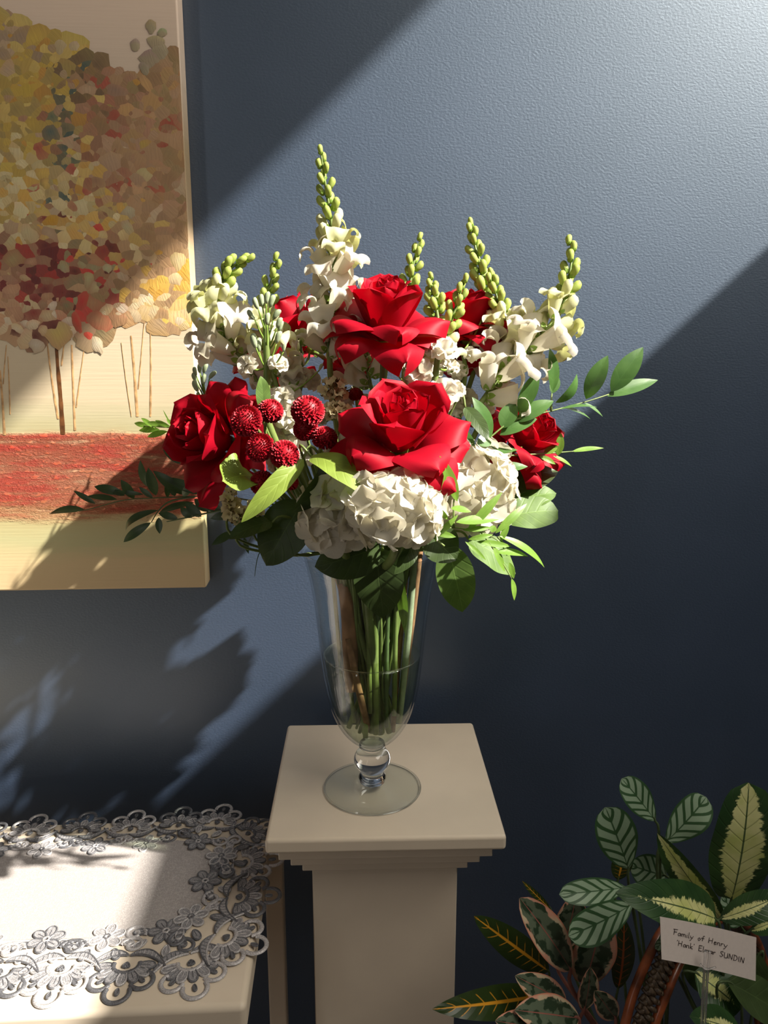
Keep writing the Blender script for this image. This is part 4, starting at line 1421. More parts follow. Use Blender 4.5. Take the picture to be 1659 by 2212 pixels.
hydrangea(742, 1108, 82, -0.375, 26, 'white hydrangea head at the left under the pale lemon leaf', 9, 0.85, 48)
# ------------------------------------------------------------------ lemon leaves (each a leaf on its own short stem)
def salal(base, tip, wpx, yb, yt, label, mat=None, nrm=(0, -1, 0.35), stem=True, **k):
    b, t = P(base[0], base[1], yb), P(tip[0], tip[1], yt)
    root = thing('lemon_leaf', label, 'leaf', b, 'lemon leaves around the bouquet')
    k.setdefault('a', 0.55)
    k.setdefault('b', 0.78)
    leaf('blade', root, mat or M_salal, b, t, size(wpx, (b + t) / 2), normal=nrm, nu=13, nv=18, wave=k.pop('wave', 0.03), seed=wpx, **k)
    if stem:
        m = MB()
        d = (t - b).normalized()
        m.tube(stem_down(b, d, 0.015), [0.0012, 0.0018, 0.0022], 6, 5)
        m.build('stem', M_brown if wpx % 2 else M_stem, root)
    return root
salal((672, 985), (790, 1072), 66, -0.385, -0.425, 'pale yellow green lemon leaf drooping over the left hydrangea', M_salal_lt, (0.1, -0.7, 0.9), bulge=0.16, fold=0.05)
salal((655, 992), (522, 1128), 46, -0.375, -0.40, 'folded pale green lemon leaf slanting down below the mums', M_salal_lt, (0.35, -0.8, 0.5), bulge=0.12, fold=0.35)
salal((548, 1030), (480, 1040), 96, -0.335, -0.375, 'curled bright green lemon leaf with a dark shadow, under the left rose', M_salal_lt, (-0.3, -0.9, 0.3), bulge=0.10, fold=0.25, a=0.5, b=0.5, wave=0.10)
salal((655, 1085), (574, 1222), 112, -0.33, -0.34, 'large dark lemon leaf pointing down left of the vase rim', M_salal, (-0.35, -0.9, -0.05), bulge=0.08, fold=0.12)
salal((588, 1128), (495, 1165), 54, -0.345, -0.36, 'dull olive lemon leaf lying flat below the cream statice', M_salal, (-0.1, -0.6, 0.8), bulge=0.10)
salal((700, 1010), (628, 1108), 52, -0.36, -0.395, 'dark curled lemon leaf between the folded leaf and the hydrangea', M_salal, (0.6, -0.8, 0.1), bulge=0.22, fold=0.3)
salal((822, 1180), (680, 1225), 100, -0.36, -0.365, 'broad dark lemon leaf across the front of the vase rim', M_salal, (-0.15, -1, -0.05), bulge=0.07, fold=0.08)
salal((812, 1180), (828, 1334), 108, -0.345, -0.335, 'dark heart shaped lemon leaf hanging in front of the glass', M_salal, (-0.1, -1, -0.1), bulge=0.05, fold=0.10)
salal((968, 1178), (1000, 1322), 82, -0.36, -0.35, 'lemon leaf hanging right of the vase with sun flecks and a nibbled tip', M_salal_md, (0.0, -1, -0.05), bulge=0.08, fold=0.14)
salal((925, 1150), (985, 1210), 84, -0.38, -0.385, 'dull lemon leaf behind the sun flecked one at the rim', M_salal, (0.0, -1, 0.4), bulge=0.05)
salal((1012, 1165), (1112, 1240), 84, -0.325, -0.325, 'light green glossy lemon leaf below the right hydrangea', M_salal_md, (0.2, -0.7, 0.8), bulge=0.10, fold=0.04)
salal((1082, 1120), (1206, 1104), 80, -0.235, -0.22, 'broad pale green shiny lemon leaf reaching right of the hydrangea', M_salal_md, (0.1, -0.75, 0.7), bulge=0.08, fold=0.04, a=0.55, b=0.5)
salal((1100, 1090), (1202, 1065), 62, -0.215, -0.20, 'mid green lemon leaf behind the broad shiny one at right', M_salal_md, (0.1, -0.7, 0.8), bulge=0.08)
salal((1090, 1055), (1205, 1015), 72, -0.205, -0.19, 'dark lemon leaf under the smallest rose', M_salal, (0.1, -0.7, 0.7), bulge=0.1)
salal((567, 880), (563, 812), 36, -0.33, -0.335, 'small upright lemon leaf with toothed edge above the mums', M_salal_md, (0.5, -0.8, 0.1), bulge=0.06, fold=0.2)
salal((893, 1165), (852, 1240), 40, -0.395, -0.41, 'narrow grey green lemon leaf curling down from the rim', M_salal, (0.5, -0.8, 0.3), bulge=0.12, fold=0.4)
salal((858, 1238), (874, 1372), 24, -0.33, -0.285, 'thin twisted yellow green leaf hanging inside the glass', M_salal_md, (0.3, -1, 0.1), bulge=0.06, fold=0.3, twist=1.8, stem=False)
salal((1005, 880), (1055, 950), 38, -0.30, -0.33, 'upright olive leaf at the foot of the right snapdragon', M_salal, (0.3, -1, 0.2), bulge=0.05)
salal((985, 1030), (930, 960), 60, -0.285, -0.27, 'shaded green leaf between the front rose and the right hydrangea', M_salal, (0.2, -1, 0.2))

# ------------------------------------------------------------------ ruscus sprays
def spray(stems, leaves, label, mat, y0, cat='greenery spray', name='ruscus_spray', to_vase=None, sm=None, thick=0.0011, group='ruscus sprays'):
    """stems: lists of (px, py, Y); leaves: (base, tip, width px, Yb, Yt, normal)"""
    p0 = P(*stems[0][0])
    root = thing(name, label, cat, p0, group)
    for k, st in enumerate(stems):
        pts = [P(*q) for q in st]
        if k == 0 and to_vase:
            pts = stem_down(pts[0], (pts[1] - pts[0]) * -1 if False else (pts[1] - pts[0]), 0.02)[::-1][:-1] + pts
        m = MB()
        m.tube(pts, [thick * 1.5, thick, thick * 0.6], 6, 5)
        m.build('stem', sm or M_stem, root)
    for (b, t, w_, yb, yt, *rest) in leaves:
        pb, ptp = P(b[0], b[1], yb), P(t[0], t[1], yt)
        nrm = rest[0] if rest else (rng.uniform(-.4, .4), -1, 0.3)
        kw = rest[1] if len(rest) > 1 else {}
        kw = dict(dict(a=0.8, b=0.95, bulge=rng.uniform(0.03, 0.10), fold=0.12, nu=7, nv=14), **kw)
        leaf('leaf', root, mat, pb, ptp, size(w_, (pb + ptp) / 2), normal=nrm, **kw)
    return root
Y = -0.25
spray([[(985, 1010, -0.285), (1055, 948, -0.275), (1110, 908, -0.265), (1190, 888, -0.25), (1265, 868, -0.235), (1315, 852, -0.225)], [(1190, 888, -0.25), (1192, 850, -0.245)], [(1125, 905, -0.262), (1122, 888, -0.262)]],
      [((1320, 846), (1389, 750), 46, -.225, -.22), ((1266, 862), (1313, 768), 40, -.235, -.235), ((1200, 870), (1246, 808), 30, -.248, -.25, (0.7, -0.7, 0.2), dict(bulge=0.2)),
       ((1194, 845), (1187, 752), 30, -.245, -.25), ((1120, 890), (1163, 800), 36, -.262, -.265), ((1116, 912), (1196, 866), 38, -.262, -.255, (-0.2, -0.8, 0.6)),
       ((1312, 856), (1421, 821), 34, -.225, -.21, (0.1, -0.7, 0.7)), ((1210, 884), (1290, 880), 12, -.247, -.24, (0, -0.5, 1)), ((1262, 870), (1302, 900), 12, -.236, -.235, (0, -0.6, 1)),
       ((1215, 880), (1275, 905), 12, -.245, -.24, (0, -0.6, 1)), ((1060, 946), (1020, 858), 38, -.29, -.30, (0.5, -0.85, 0.1)), ((1085, 925), (1112, 868), 40, -.27, -.26), 
       ((1060, 948), (1030, 960), 30, -.28, -.29), ((1022, 980), (1118, 972), 28, -.285, -.285, (0, -0.6, 0.8)), ((1065, 1015), (1140, 1008), 26, -.28, -.275, (0, -0.7, 0.7)),
       ((1080, 940), (1160, 905), 36, -.268, -.255, (0, -0.7, 0.7)), ((1192, 850), (1205, 812), 22, -.24, -.23), ((1020, 985), (990, 920), 34, -.285, -.28)],
      'long ruscus spray arching out at the right against the wall', M_ruscus, Y, to_vase=True)
spray([[(560, 1085, -0.285), (480, 1072, -0.25), (400, 1073, -0.22), (330, 1076, -0.195), (270, 1080, -0.175), (215, 1094, -0.155), (183, 1102, -0.145)],
       [(420, 1073, -0.225), (370, 1082, -0.215), (345, 1100, -0.21), (327, 1128, -0.205)], [(500, 1098, -0.26), (440, 1110, -0.24), (385, 1122, -0.22), (360, 1127, -0.215)]],
      [((183, 1102), (107, 1110), 22, -.145, -.13, (0, -0.6, 0.8)), ((206, 1088), (159, 1060), 12, -.155, -.145), ((253, 1079), (188, 1072), 14, -.165, -.155, (0, -0.8, 0.6)),
       ((268, 1066), (204, 1051), 20, -.175, -.16), ((290, 1077), (261, 1036), 20, -.18, -.18), ((270, 1070), (235, 1058), 12, -.18, -.17), ((320, 1052), (303, 994), 20, -.19, -.195),
       ((337, 1070), (320, 1010), 24, -.195, -.20), ((398, 1068), (331, 1017), 24, -.215, -.21), ((440, 1068), (358, 1032), 22, -.23, -.21), ((405, 1002), (352, 971), 22, -.22, -.205),
       ((362, 1075), (360, 1038), 12, -.20, -.20), ((378, 1072), (366, 1042), 16, -.205, -.20), ((342, 1102), (272, 1148), 18, -.21, -.19, (0, -0.8, 0.6), dict(bulge=0.22)),
       ((326, 1129), (267, 1171), 20, -.205, -.195, (0.2, -0.9, 0.4), dict(bulge=0.12)), ((343, 1118), (345, 1153), 16, -.21, -.215), ((384, 1120), (342, 1108), 16, -.22, -.21),
       ((435, 1116), (400, 1086), 22, -.235, -.225), ((415, 1118), (390, 1096), 18, -.23, -.225), ((345, 1106), (420, 1086), 22, -.21, -.22, (0, -0.6, 0.8)), ((450, 1105), (420, 1078), 20, -.24, -.23),
       ((478, 1100), (440, 1090), 20, -.25, -.24), ((330, 1075), (300, 1052), 12, -.195, -.19), ((310, 1068), (250, 1062), 10, -.185, -.175), ((395, 1072), (420, 1040), 18, -.22, -.23),
       ((465, 1085), (430, 1060), 20, -.25, -.24), ((500, 1110), (455, 1120), 18, -.26, -.26), ((505, 1148), (457, 1178), 18, -.30, -.31, (0, -1, 0.3))],
      'dark ruscus spray reaching far left across the painting', M_ruscus_dk, Y, to_vase=True, sm=M_dkstem, thick=0.0009)
spray([[(420, 940, -0.20), (380, 925, -0.15), (340, 922, -0.10), (310, 920, -0.07)]],
      [((325, 922), (290, 914), 12, -.075, -.06), ((335, 925), (305, 903), 10, -.09, -.075), ((345, 928), (300, 930), 14, -.09, -.07), ((355, 922), (318, 912), 12, -.11, -.09), ((362, 932), (318, 944), 14, -.11, -.09),
       ((372, 925), (335, 908), 10, -.13, -.11), ((380, 922), (360, 906), 10, -.14, -.13), ((370, 918), (352, 885), 3, -.14, -.13), ((385, 935), (360, 952), 12, -.15, -.14)],
      'short sunlit green sprig touching the painting left of the left rose', M_smilax, Y, to_vase=True)
spray([[(920, 1135, -0.39), (985, 1140, -0.395), (1040, 1150, -0.39), (1078, 1170, -0.385), (1095, 1200, -0.385)], [(960, 1180, -0.40), (930, 1150, -0.395), (975, 1140, -0.40)],
       [(1040, 1150, -0.39), (1062, 1180, -0.392), (1085, 1215, -0.39), (1105, 1250, -0.388)], [(980, 1140, -0.395), (980, 1085, -0.40), (985, 1065, -0.40)], [(1075, 1160, -0.385), (1110, 1195, -0.38), (1140, 1202, -0.375)]],
      [((1078, 1158), (1176, 1226), 22, -.385, -.37, (0, -0.6, 0.8), dict(bulge=0.1)), ((1070, 1193), (1138, 1200), 20, -.39, -.38, (0, -0.6, 0.8)), ((1105, 1250), (1111, 1297), 16, -.388, -.385, (0.6, -0.8, 0)),
       ((1065, 1180), (1090, 1235), 18, -.392, -.39, (0.5, -0.8, 0.2)), ((1030, 1170), (1105, 1180), 14, -.395, -.385), ((988, 1083), (950, 985), 28, -.40, -.42, (0.35, -0.9, 0.1)), ((946, 1092), (962, 1010), 16, -.41, -.42, (0.7, -0.7, 0)),
       ((974, 1098), (1018, 1106), 20, -.41, -.41, (0, -0.6, 0.9)), ((985, 1128), (1078, 1122), 24, -.40, -.39, (0, -0.7, 0.7)), ((1010, 1145), (1085, 1063), 20, -.395, -.385), ((1070, 1152), (1138, 1088), 18, -.385, -.37, (-0.2, -1, 0.2)),
       ((968, 1122), (938, 1094), 12, -.41, -.41), ((940, 1160), (990, 1112), 14, -.40, -.40), ((960, 1150), (920, 1112), 12, -.40, -.41), ((1000, 1145), (1062, 1140), 12, -.395, -.39), ((1012, 1165), (1065, 1155), 12, -.40, -.395),
       ((938, 1150), (985, 1160), 14, -.40, -.40), ((1005, 1170), (1050, 1210), 10, -.40, -.40), ((1062, 1150), (1068, 1135), 16, -.39, -.385), ((1080, 1170), (1100, 1130), 14, -.385, -.38), ((1100, 1215), (1110, 1250), 14, -.388, -.385), ((950, 1142), (940, 1170), 8, -.40, -.40)],
      'tangle of fine bright green ruscus spilling over the right of the rim', M_smilax, Y, to_vase=True, thick=0.0008)
spray([[(1085, 985, -0.25), (1140, 982, -0.24), (1200, 978, -0.225), (1240, 975, -0.22)]],
      [((1205, 984), (1212, 935), 20, -.225, -.225), ((1175, 980), (1205, 965), 18, -.23, -.225, (0, -0.7, 0.7)), ((1235, 976), (1304, 968), 14, -.22, -.205, (0, -0.6, 0.8)), ((1195, 985), (1235, 1008), 12, -.225, -.22, (0, -0.6, 0.8)), ((1165, 985), (1200, 1003), 12, -.23, -.23)],
      'small ruscus tip poking out right of the smallest rose', M_smilax, Y, to_vase=True)
spray([[(560, 1130, -0.30), (540, 1165, -0.30), (533, 1180, -0.30)], [(580, 1165, -0.32), (558, 1200, -0.325), (550, 1245, -0.325)]],
      [((527, 1160), (537, 1196), 10, -.30, -.30), ((565, 1165), (560, 1195), 8, -.31, -.31)],
      'thin drooping ruscus wisp below the dull olive leaf', M_ruscus_dk, Y, sm=M_dkstem, thick=0.0005, to_vase=True)

# extra pieces standing in the vase: brown ridged strip, woody stem, pruned ends
def cut_stem(name, pts, rad, mat, label, cat='stem', flat=1.0, group=None):
    p = [V(q) for q in pts]
    root = MB()
    root.tube(p, rad, 9, 5, flat=flat)
    o = root.build(name, mat, origin=p[-1])
    tag(o, label, cat, group)
    return o
def vp(px, py, dy):
    return P(px, py, VY + dy)
cut_stem('brown_strip', [vp(748, 1262, -0.024), vp(755, 1330, -0.022), vp(757, 1400, -0.02), vp(760, 1490, -0.016)], [0.0105, 0.0105, 0.010, 0.008], 
         plain('brown_ridged', (0.30, 0.16, 0.08), 0.6, 0.3, 0.35, 30, 0.3), 'thick flat brown ridged strip standing in the vase', 'branch', 0.85)  # upright brown ridged strip, built as a solid inside the glass
cut_stem('woody_stem', [vp(752, 1380, -0.03), vp(768, 1460, -0.034), vp(781, 1515, -0.032), vp(796, 1578, -0.016)], [0.0034, 0.0042, 0.0042, 0.0036], M_brown, 'tan woody cut stem slanting in the water', 'branch')
cg = 'cut stem ends standing in the vase water'
CL = ['thickest lime green cut stem, upright in the middle of the vase', 'thin dark green cut stem just right of the thickest one in the vase', 'green cut stem just left of the thickest one in the vase',
      'thick grey green cut stem leaning in along the right side of the vase', 'brown cut stem leaning in furthest right inside the vase', 'slim green cut stem at the left of the vase beside the flat brown strip',
      'slim dark green cut stem furthest left inside the vase', 'green cut stem dropping straight down right of the middle of the vase', 'grey green cut stem slanting rightward beside the tan woody stem', 'brown cut stem just right of the middle of the vase water']
for k, (a, b, d0, d1, r_) in enumerate([((812, 1195), (812, 1585), -.03, -.022, .0040), ((845, 1195), (835, 1570), -.025, -.02, .0026), ((790, 1195), (800, 1540), -.033, -.026, .0028), ((898, 1162), (862, 1560), -.01, -.01, .0040),
                                        ((910, 1165), (868, 1510), .01, .0, .0036), ((735, 1195), (765, 1560), -.02, -.01, .0026), ((715, 1195), (745, 1545), .0, .0, .0024), ((862, 1195), (852, 1545), -.02, -.02, .0030), ((775, 1195), (815, 1585), -.02, -.012, .0028), ((880, 1195), (848, 1580), .0, -.008, .0034)]):
    cut_stem('flower_stem', [vp(a[0], a[1], d0), vp((a[0] + b[0]) / 2 + rng.uniform(-4, 4), (a[1] + b[1]) / 2, (d0 + d1) / 2), vp(b[0], b[1], d1)], [r_, r_, r_ * 0.95], (M_stem, M_dkstem, M_stem, M_greybud, M_brown)[k % 5], CL[k], 'stem', 1.0, cg)

# ================================================================== PLANT BASKET (lower right)
M_stripe, M_dieff, M_dieff2 = leaf_striped('striped_prayer_leaf'), leaf_blotched('cream_blotched_leaf', 0.62), leaf_blotched('cream_flecked_leaf', 0.58, 0.5)
M_croton, M_croton2, M_rubber = leaf_croton('croton_leaf'), leaf_croton('croton_orange_leaf', (190, 96, 40)), leaf_rubber('variegated_rubber_leaf')
M_pstem = plain('plant_stem_green', (0.06, 0.09, 0.035), 0.5, 0.3, 0.2, 60)
M_pink = plain('pink_brown_stem', (0.26, 0.10, 0.075), 0.5, 0.3, 0.2, 60)
M_soil = plain('potting_soil', (0.03, 0.022, 0.016), 0.95, 0.1, 0.5, 150, 0.6)
M_rod = plain('red_brown_cane', (0.21, 0.052, 0.016), 0.3, 0.5, 0.65, 38, 0.2)
M_rope = plain('dark_seagrass_rope', (0.075, 0.048, 0.027), 0.45, 0.4, 0.45, 260, 0.6)
YB = -0.36
bc = P(1500, 2480, -0.33)
BZ = bc.z + 0.02
basket = thing('plant_basket', 'woven basket with an arched red cane and seagrass handle, holding mixed plants', 'basket', (bc.x, bc.y, BZ - 0.14))
def weave_rim(rad, z, n=40):
    m = MB()
    ring = [V((bc.x + rad * math.cos(2 * math.pi * k / n), bc.y + rad * math.sin(2 * math.pi * k / n), z)) for k in range(n + 1)]
    return m, ring
m = MB()
m.lathe([(0.001, -0.135), (0.105, -0.14), (0.115, -0.13), (0.130, -0.05), (0.136, 0.0), (0.130, 0.002), (0.124, -0.05), (0.11, -0.12), (0.001, -0.125)], (bc.x, bc.y, BZ), 40)
m.build('body', M_rope, basket)
for k in range(7):
    m, ring = weave_rim(0.118 + 0.019 * k / 6, BZ - 0.125 + 0.128 * k / 6)
    m.tube(ring, 0.006, 7, 1)
    m.build('weave_band', M_rope, basket)
m = MB()
m.lathe([(0.001, -0.012), (0.06, -0.010), (0.128, -0.018)], (bc.x, bc.y, BZ), 32)
o = m.build('soil', M_soil, basket)
# handle: an arch seen nearly end on, two cane rods with a braided seagrass band between them
def arch(l, r_, yl, yr):
    return P(l[0], l[1], yl), P(r_[0], r_[1], yr)
rail = [((1322, 2330), (1380, 2335), -0.455), ((1351, 2208), (1414, 2213), -0.450), ((1372, 2135), (1438, 2150), -0.440), ((1409, 2050), (1466, 2082), -0.420), ((1440, 2000), (1500, 2030), -0.395), ((1490, 1965), (1545, 1990), -0.35), ((1560, 1975), (1605, 1990), -0.29), ((1610, 2060), (1650, 2070), -0.235), ((1640, 2230), (1680, 2240), -0.21)]
L_ = [P(a[0], a[1], y) for a, b, y in rail]
R_ = [P(b[0], b[1], y) for a, b, y in rail]
for q in (L_, R_):
    m = MB()
    m.tube(q, [0.0046, 0.0050, 0.0046], 9, 6)
    m.build('handle_rod', M_rod, basket)
Ls, Rs = smooth_path(L_, 10), smooth_path(R_, 10)
acc, last, kk = 0.0, None, 0
for a, b in zip(Ls, Rs):
    c = (a + b) / 2
    if last is not None:
        acc += (c - last).length
    last = c
    if acc < 0.0066:
        continue
    acc = 0.0
    kk += 1
    ac = (b - a)
    e = ac.normalized()
    n_ = e.cross(V((0, 0, 1))).normalized()
    if n_.dot(CAM - c) < 0:
        n_ = -n_
    t_ = n_.cross(e)
    m = MB()
    for s in (-1, 1):
        w_ = ac.length * 0.30
        ln = []
        for k in range(9):
            q = k / 8
            ln.append(c + e * (w_ * (2 * q - 1) * 1.0) + t_ * (0.0026 * s * math.sin(q * 2 * math.pi + 0.5)) + n_ * (0.0022 * math.cos(q * 4 * math.pi) * s + 0.003))
        m.tube(ln, [0.0022, 0.0030, 0.0030, 0.0022], 6, 2)
    m.build('rope_knot', M_rope, basket)
SOIL = V((bc.x, bc.y, BZ - 0.012))
def plant(name, label, cat, base_dx, leaves, mat_stem, group=None, rad=0.0016):
    foot = SOIL + V((base_dx[0], base_dx[1], 0))
    root = thing(name, label, cat, foot, group)
    for (b, t, w_, yb, yt, mat, nrm, kw) in leaves:
        pb, ptp = P(b[0], b[1], yb), P(t[0], t[1], yt)
        kw = dict(dict(a=0.75, b=0.75, bulge=0.05, fold=0.12, nu=13, nv=22, wave=0.02), **kw)
        leaf('leaf', root, mat, pb, ptp, size(w_, (pb + ptp) / 2), normal=nrm, **kw)
        m = MB()
        dr = (ptp - pb).normalized()
        m.tube([ptp * 0.15 + pb * 0.85, pb, pb - dr * 0.012 - V((0, 0, 0.02)), (pb + foot) / 2 + V((0, 0, 0.01)), foot - V((0, 0, 0.01))], [rad * 0.7, rad, rad * 1.2], 6, 5)
        m.build('petiole', mat_stem, root)
    return root
F0 = (0, -1, 0.35)
plant('prayer_plant', 'prayer plant with grey green leaves striped dark, highest in the basket', 'plant', (-0.03, 0.02), [
    ((1415, 1773), (1343, 1682), 62, -.33, -.33, M_stripe, (0.2, -1, 0.3), dict(a=.85, b=.5)), ((1357, 1876), (1308, 1744), 88, -.36, -.375, M_stripe, (-0.1, -1, 0.3), dict(a=.85, b=.48)),
    ((1437, 1820), (1526, 1722), 78, -.34, -.33, M_stripe, (-0.1, -1, 0.35), dict(a=.85, b=.48)), ((1351, 1917), (1208, 1932), 54, -.38, -.41, M_stripe, (0, -0.8, 0.6), dict(a=.85, b=.5, bulge=.1)),
    ((1367, 1952), (1228, 2022), 78, -.40, -.435, M_stripe, (0.1, -0.9, 0.45), dict(a=.85, b=.5)), ((1440, 1893), (1360, 1868), 74, -.32, -.31, M_stripe, (0.1, -1, 0.3), {}),
    ((1600, 2000), (1560, 1935), 60, -.33, -.33, M_stripe, F0, {}), ((1440, 2010), (1415, 2050), 60, -.42, -.43, M_stripe, (0.5, -0.9, 0), dict(bulge=0.1))], M_pstem)
plant('dieffenbachia', 'dieffenbachia with broad cream centred leaves at the right of the basket', 'plant', (0.05, 0.0), [
    ((1580, 1942), (1618, 1692), 138, -.37, -.39, M_dieff, (-0.15, -1, 0.25), dict(a=.45, b=.42, fold=.08, wave=.035)), ((1563, 1990), (1420, 1800), 66, -.385, -.40, M_dieff, (-0.55, -0.8, 0.25), dict(fold=.3, bulge=.03)),
    ((1545, 1985), (1330, 1928), 108, -.42, -.46, M_dieff2, (0.0, -0.75, 0.7), dict(a=.5, b=.75, bulge=.10)), ((1555, 1985), (1690, 1932), 62, -.40, -.40, M_dieff2, (0.1, -0.75, 0.6), dict(bulge=.1)),
    ((1620, 2010), (1680, 1985), 40, -.40, -.39, M_dieff2, F0, {}), ((1500, 2100), (1600, 2180), 110, -.40, -.42, M_dieff2, (0.1, -0.6, 0.8), {}), ((1570, 2120), (1700, 2200), 90, -.42, -.42, M_salal, (0.1, -0.6, 0.8), {}),
    ((1470, 2060), (1560, 2130), 80, -.38, -.36, M_salal, F0, {}), ((1600, 2230), (1490, 2195), 70, -.45, -.47, M_dieff2, (0, -0.6, 0.8), {}), ((1640, 2060), (1590, 2140), 80, -.36, -.36, M_salal, F0, {})], M_pstem)
plant('croton', 'croton with dark pointed leaves veined yellow beside the pedestal', 'plant', (-0.08, -0.01), [
    ((1185, 2098), (1024, 1979), 62, -.37, -.40, M_croton, (0.25, -0.9, 0.35), dict(a=.7, b=.7)), ((1165, 2150), (934, 2180), 66, -.40, -.46, M_croton, (0, -0.75, 0.65), dict(a=.7, b=.8, bulge=.10)),
    ((1190, 1965), (1128, 1903), 15, -.36, -.36, M_croton, F0, {}), ((1335, 2135), (1348, 1985), 50, -.34, -.36, M_croton2, F0, {}), ((1335, 1900), (1348, 1828), 46, -.33, -.33, M_croton, F0, {}),
    ((1260, 2110), (1215, 2020), 50, -.33, -.34, M_croton2, F0, {})], M_pstem)
plant('rubber_plant', 'variegated rubber plant with pink edged leaves, front left of the basket', 'plant', (-0.05, -0.03), [
    ((1232, 2095), (1123, 1940), 78, -.40, -.43, M_rubber, (0.35, -0.9, 0.3), dict(a=.75, b=.6, fold=.22)), ((1262, 2125), (1300, 1975), 92, -.385, -.40, M_rubber, (-0.1, -1, 0.2), dict(a=.6, b=.6)),
    ((1222, 2165), (1113, 2108), 60, -.42, -.45, M_rubber, (0.1, -0.8, 0.6), {}), ((1250, 2200), (1112, 2182), 78, -.44, -.48, M_rubber, (0, -0.7, 0.75), {}), ((1215, 2050), (1245, 1930), 72, -.36, -.36, M_rubber, F0, {}),
    ((1180, 2225), (1070, 2205), 60, -.46, -.49, M_rubber, (0, -0.7, 0.75), {}), ((1262, 2180), (1275, 2090), 46, -.40, -.41, M_rubber, F0, {}), ((1330, 2200), (1285, 2140), 50, -.41, -.42, M_rubber, F0, {})], M_pink, rad=0.0022)

# a low stool carries the basket, out of the picture below
stool = thing('plant_stand', 'low wooden stand under the plant basket', 'stand', (bc.x, bc.y, 0))
ZS = BZ - 0.14
m = MB()
m.lathe([(0.001, ZS - 0.025), (0.15, ZS - 0.025), (0.155, ZS - 0.012), (0.15, ZS), (0.001, ZS)], (bc.x, bc.y, 0), 40)
m.build('top', M_brown, stool)
for k in range(4):
    a = math.pi / 4 + k * math.pi / 2
    m = MB()
    m.tube([V((bc.x + 0.13 * math.cos(a), bc.y + 0.13 * math.sin(a), 0)), V((bc.x + 0.10 * math.cos(a), bc.y + 0.10 * math.sin(a), ZS - 0.02))], [0.014, 0.012], 10, 1)
    m.build('leg', M_brown, stool)

# ------------------------------------------------------------------ sympathy card on its clear pick
YC = -0.50
TL, TR, BR, BL = P(1425.6, 1980, YC), P(1633.5, 2025, YC + 0.012), P(1632, 2119, YC + 0.006), P(1429, 2072, YC - 0.006)
M_card = plain('white_card_stock', (0.70, 0.62, 0.57), 0.65, 0.25, 0.02, 300)
M_ink = plain('dark_brown_ink', (0.035, 0.022, 0.02), 0.6, 0.2)
card = thing('gift_card', 'small white handwritten card held up among the basket plants', 'card', (TL + TR + BR + BL) / 4)
cn = (TR - TL).cross(TL - BL).normalized()
def cpt(u, v, h=0.0):
    p = TL.lerp(TR, u).lerp(BL.lerp(BR, u), v)
    return p + cn * (h - 0.0025 * math.sin(u * math.pi) * 1.0)
m = MB()
for h, fl in ((0.0002, False), (-0.0002, True)):
    m.grid([cpt(u / 12, v / 6, h) for v in range(7) for u in (range(13) if not fl else range(12, -1, -1))], 13, 7)
m.build('card_stock', M_card, card)
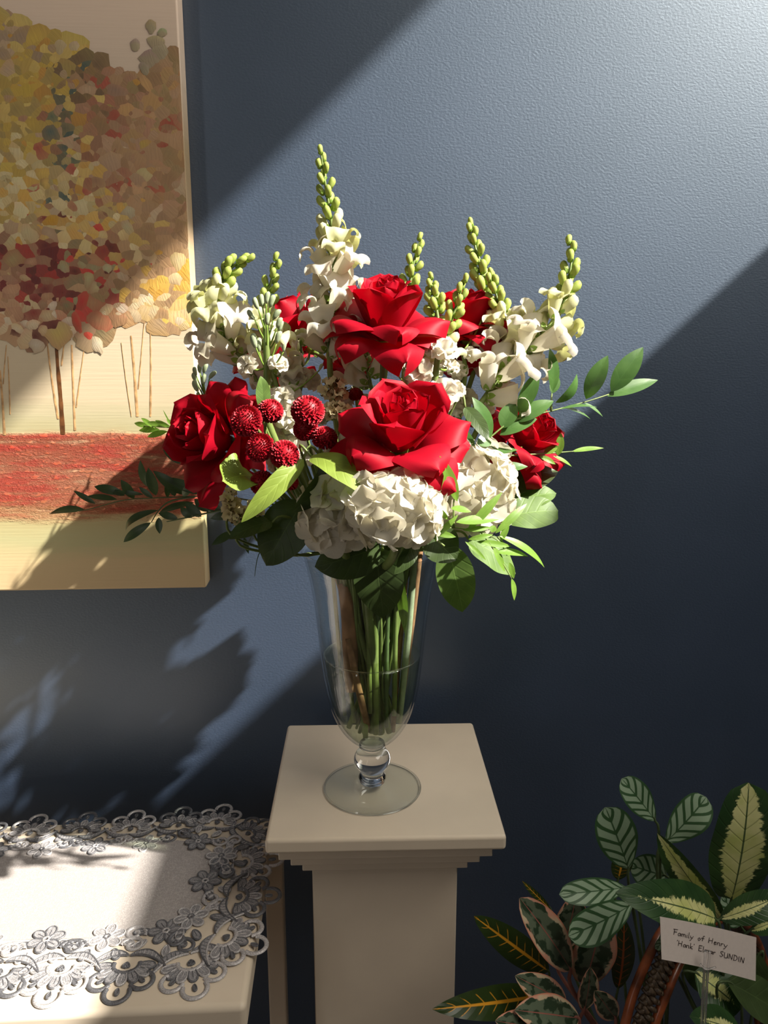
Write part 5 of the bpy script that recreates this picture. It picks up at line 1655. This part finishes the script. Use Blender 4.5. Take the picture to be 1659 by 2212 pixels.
G = {  # single stroke letters, box 0..w by 0..1, x height .5, descender below 0
    'F': (.5, [[(.06, 0), (.08, 1)], [(-.05, 1), (.5, 1.04)], [(.08, .55), (.42, .58)]]), 'a': (.42, [[(.36, .42), (.2, .5), (.04, .26), (.14, .02), (.3, .12), (.37, .46), (.38, .1), (.46, .02)]]),
    'm': (.6, [[(.02, .48), (.04, 0)], [(.04, .32), (.16, .5), (.24, .42), (.24, 0)], [(.24, .32), (.38, .5), (.48, .4), (.5, .04), (.58, .02)]]), 'i': (.16, [[(.06, .48), (.07, .04), (.14, .02)], [(.07, .7), (.08, .74)]]),
    'l': (.2, [[(.08, 1), (.07, .06), (.16, .02)]]), 'y': (.44, [[(.02, .48), (.1, .16), (.24, .14)], [(.4, .5), (.26, .05), (.08, -.38), (-.02, -.32)]]), 'o': (.42, [[(.2, .48), (.04, .26), (.16, .0), (.34, .2), (.22, .48)]]),
    'f': (.36, [[(.36, .92), (.24, .98), (.16, .7), (.13, 0)], [(-.04, .5), (.34, .54)]]), 'H': (.6, [[(.06, .95), (.04, 0)], [(.5, .98), (.46, 0)], [(.05, .48), (.48, .52)]]), 'e': (.38, [[(.05, .26), (.32, .3), (.24, .48), (.08, .38), (.08, .08), (.22, .0), (.36, .1)]]),
    'n': (.42, [[(.02, .48), (.04, 0)], [(.04, .32), (.2, .5), (.3, .4), (.32, .04), (.4, .02)]]), 'r': (.34, [[(.03, .48), (.05, 0)], [(.05, .3), (.16, .46), (.3, .46)]]), "'": (.16, [[(.08, 1.0), (.05, .78)]]),
    'k': (.4, [[(.05, 1), (.05, 0)], [(.32, .48), (.07, .22), (.36, .0)]]), 'E': (.5, [[(.05, .98), (.04, 0)], [(.05, .98), (.46, 1.0)], [(.05, .52), (.38, .54)], [(.04, .0), (.46, .04)]]),
    'S': (.5, [[(.44, .86), (.26, .98), (.08, .78), (.22, .54), (.4, .32), (.26, .02), (.02, .12)]]), 'U': (.56, [[(.05, .95), (.05, .2), (.2, .0), (.4, .1), (.46, .95)], [(.46, .95), (.48, .0)]]),
    'N': (.58, [[(.04, 0), (.06, .95)], [(.06, .95), (.44, .0)], [(.44, 0), (.48, .98)]]), 'D': (.54, [[(.06, .95), (.05, 0)], [(-.02, .96), (.3, .9), (.46, .5), (.3, .08), (-.02, .0)]]), 'I': (.2, [[(.08, .95), (.07, 0)]]), ' ': (.42, [])}
EW = (TR - TL).length
EH = (TL - BL).length
def write(txt, x0, y0, x1, y1, hgt):
    tot = sum(G[c][0] + .06 for c in txt)
    m = MB()
    x = 0.0
    for c in txt:
        w_, st = G[c]
        for s in st:
            ln = []
            for (a, b) in s:
                f = (x + a + 0.10 * b) / tot
                u, v = x0 + (x1 - x0) * f, y0 + (y1 - y0) * f - b * hgt
                ln.append(cpt(u, v, 0.0004))
            m.tube(ln, 0.00026, 5, 4 if len(ln) > 2 else 1, flat=1.0)
        x += w_ + .06
    return m.build('handwriting', M_ink, card)
write('Family of Henry', 0.135, 0.36, 0.71, 0.40, 0.13)
write("'Hank' Elmar SUNDIN", 0.165, 0.60, 0.885, 0.66, 0.13)
M_plastic, nt, bs = new_mat('clear_plastic')
bs.inputs['Base Color'].default_value = (0.95, 0.95, 0.95, 1)
bs.inputs['Roughness'].default_value = 0.08
bs.inputs['IOR'].default_value = 1.4
bs.inputs['Transmission Weight'].default_value = 0.9
pickr = thing('card_pick', 'clear plastic card pick clipped to the handwritten card', 'card pick', P(1522, 2150, YC))
m = MB()
for dx in (-4.5, 4.5):
    m.tube([P(1528 + dx, 2054, YC - 0.004), P(1527 + dx, 2075, YC - 0.004), P(1525 + dx * .8, 2100, YC - 0.003), P(1521 + dx * .8, 2165, YC - 0.001), P(1515 + dx * .7, 2290, YC + 0.02), SOIL.lerp(P(1515 + dx * .7, 2290, YC + 0.02), 0.35)], [0.0011, 0.0012, 0.0012], 7, 4)
m.build('shaft', M_plastic, pickr)
m = MB()
m.tube([P(1512, 2082, YC - 0.003), P(1522, 2092, YC - 0.006), P(1532, 2093, YC - 0.006), P(1545, 2089, YC - 0.002)], 0.001, 6, 4)
m.build('cross_bar', M_plastic, pickr)
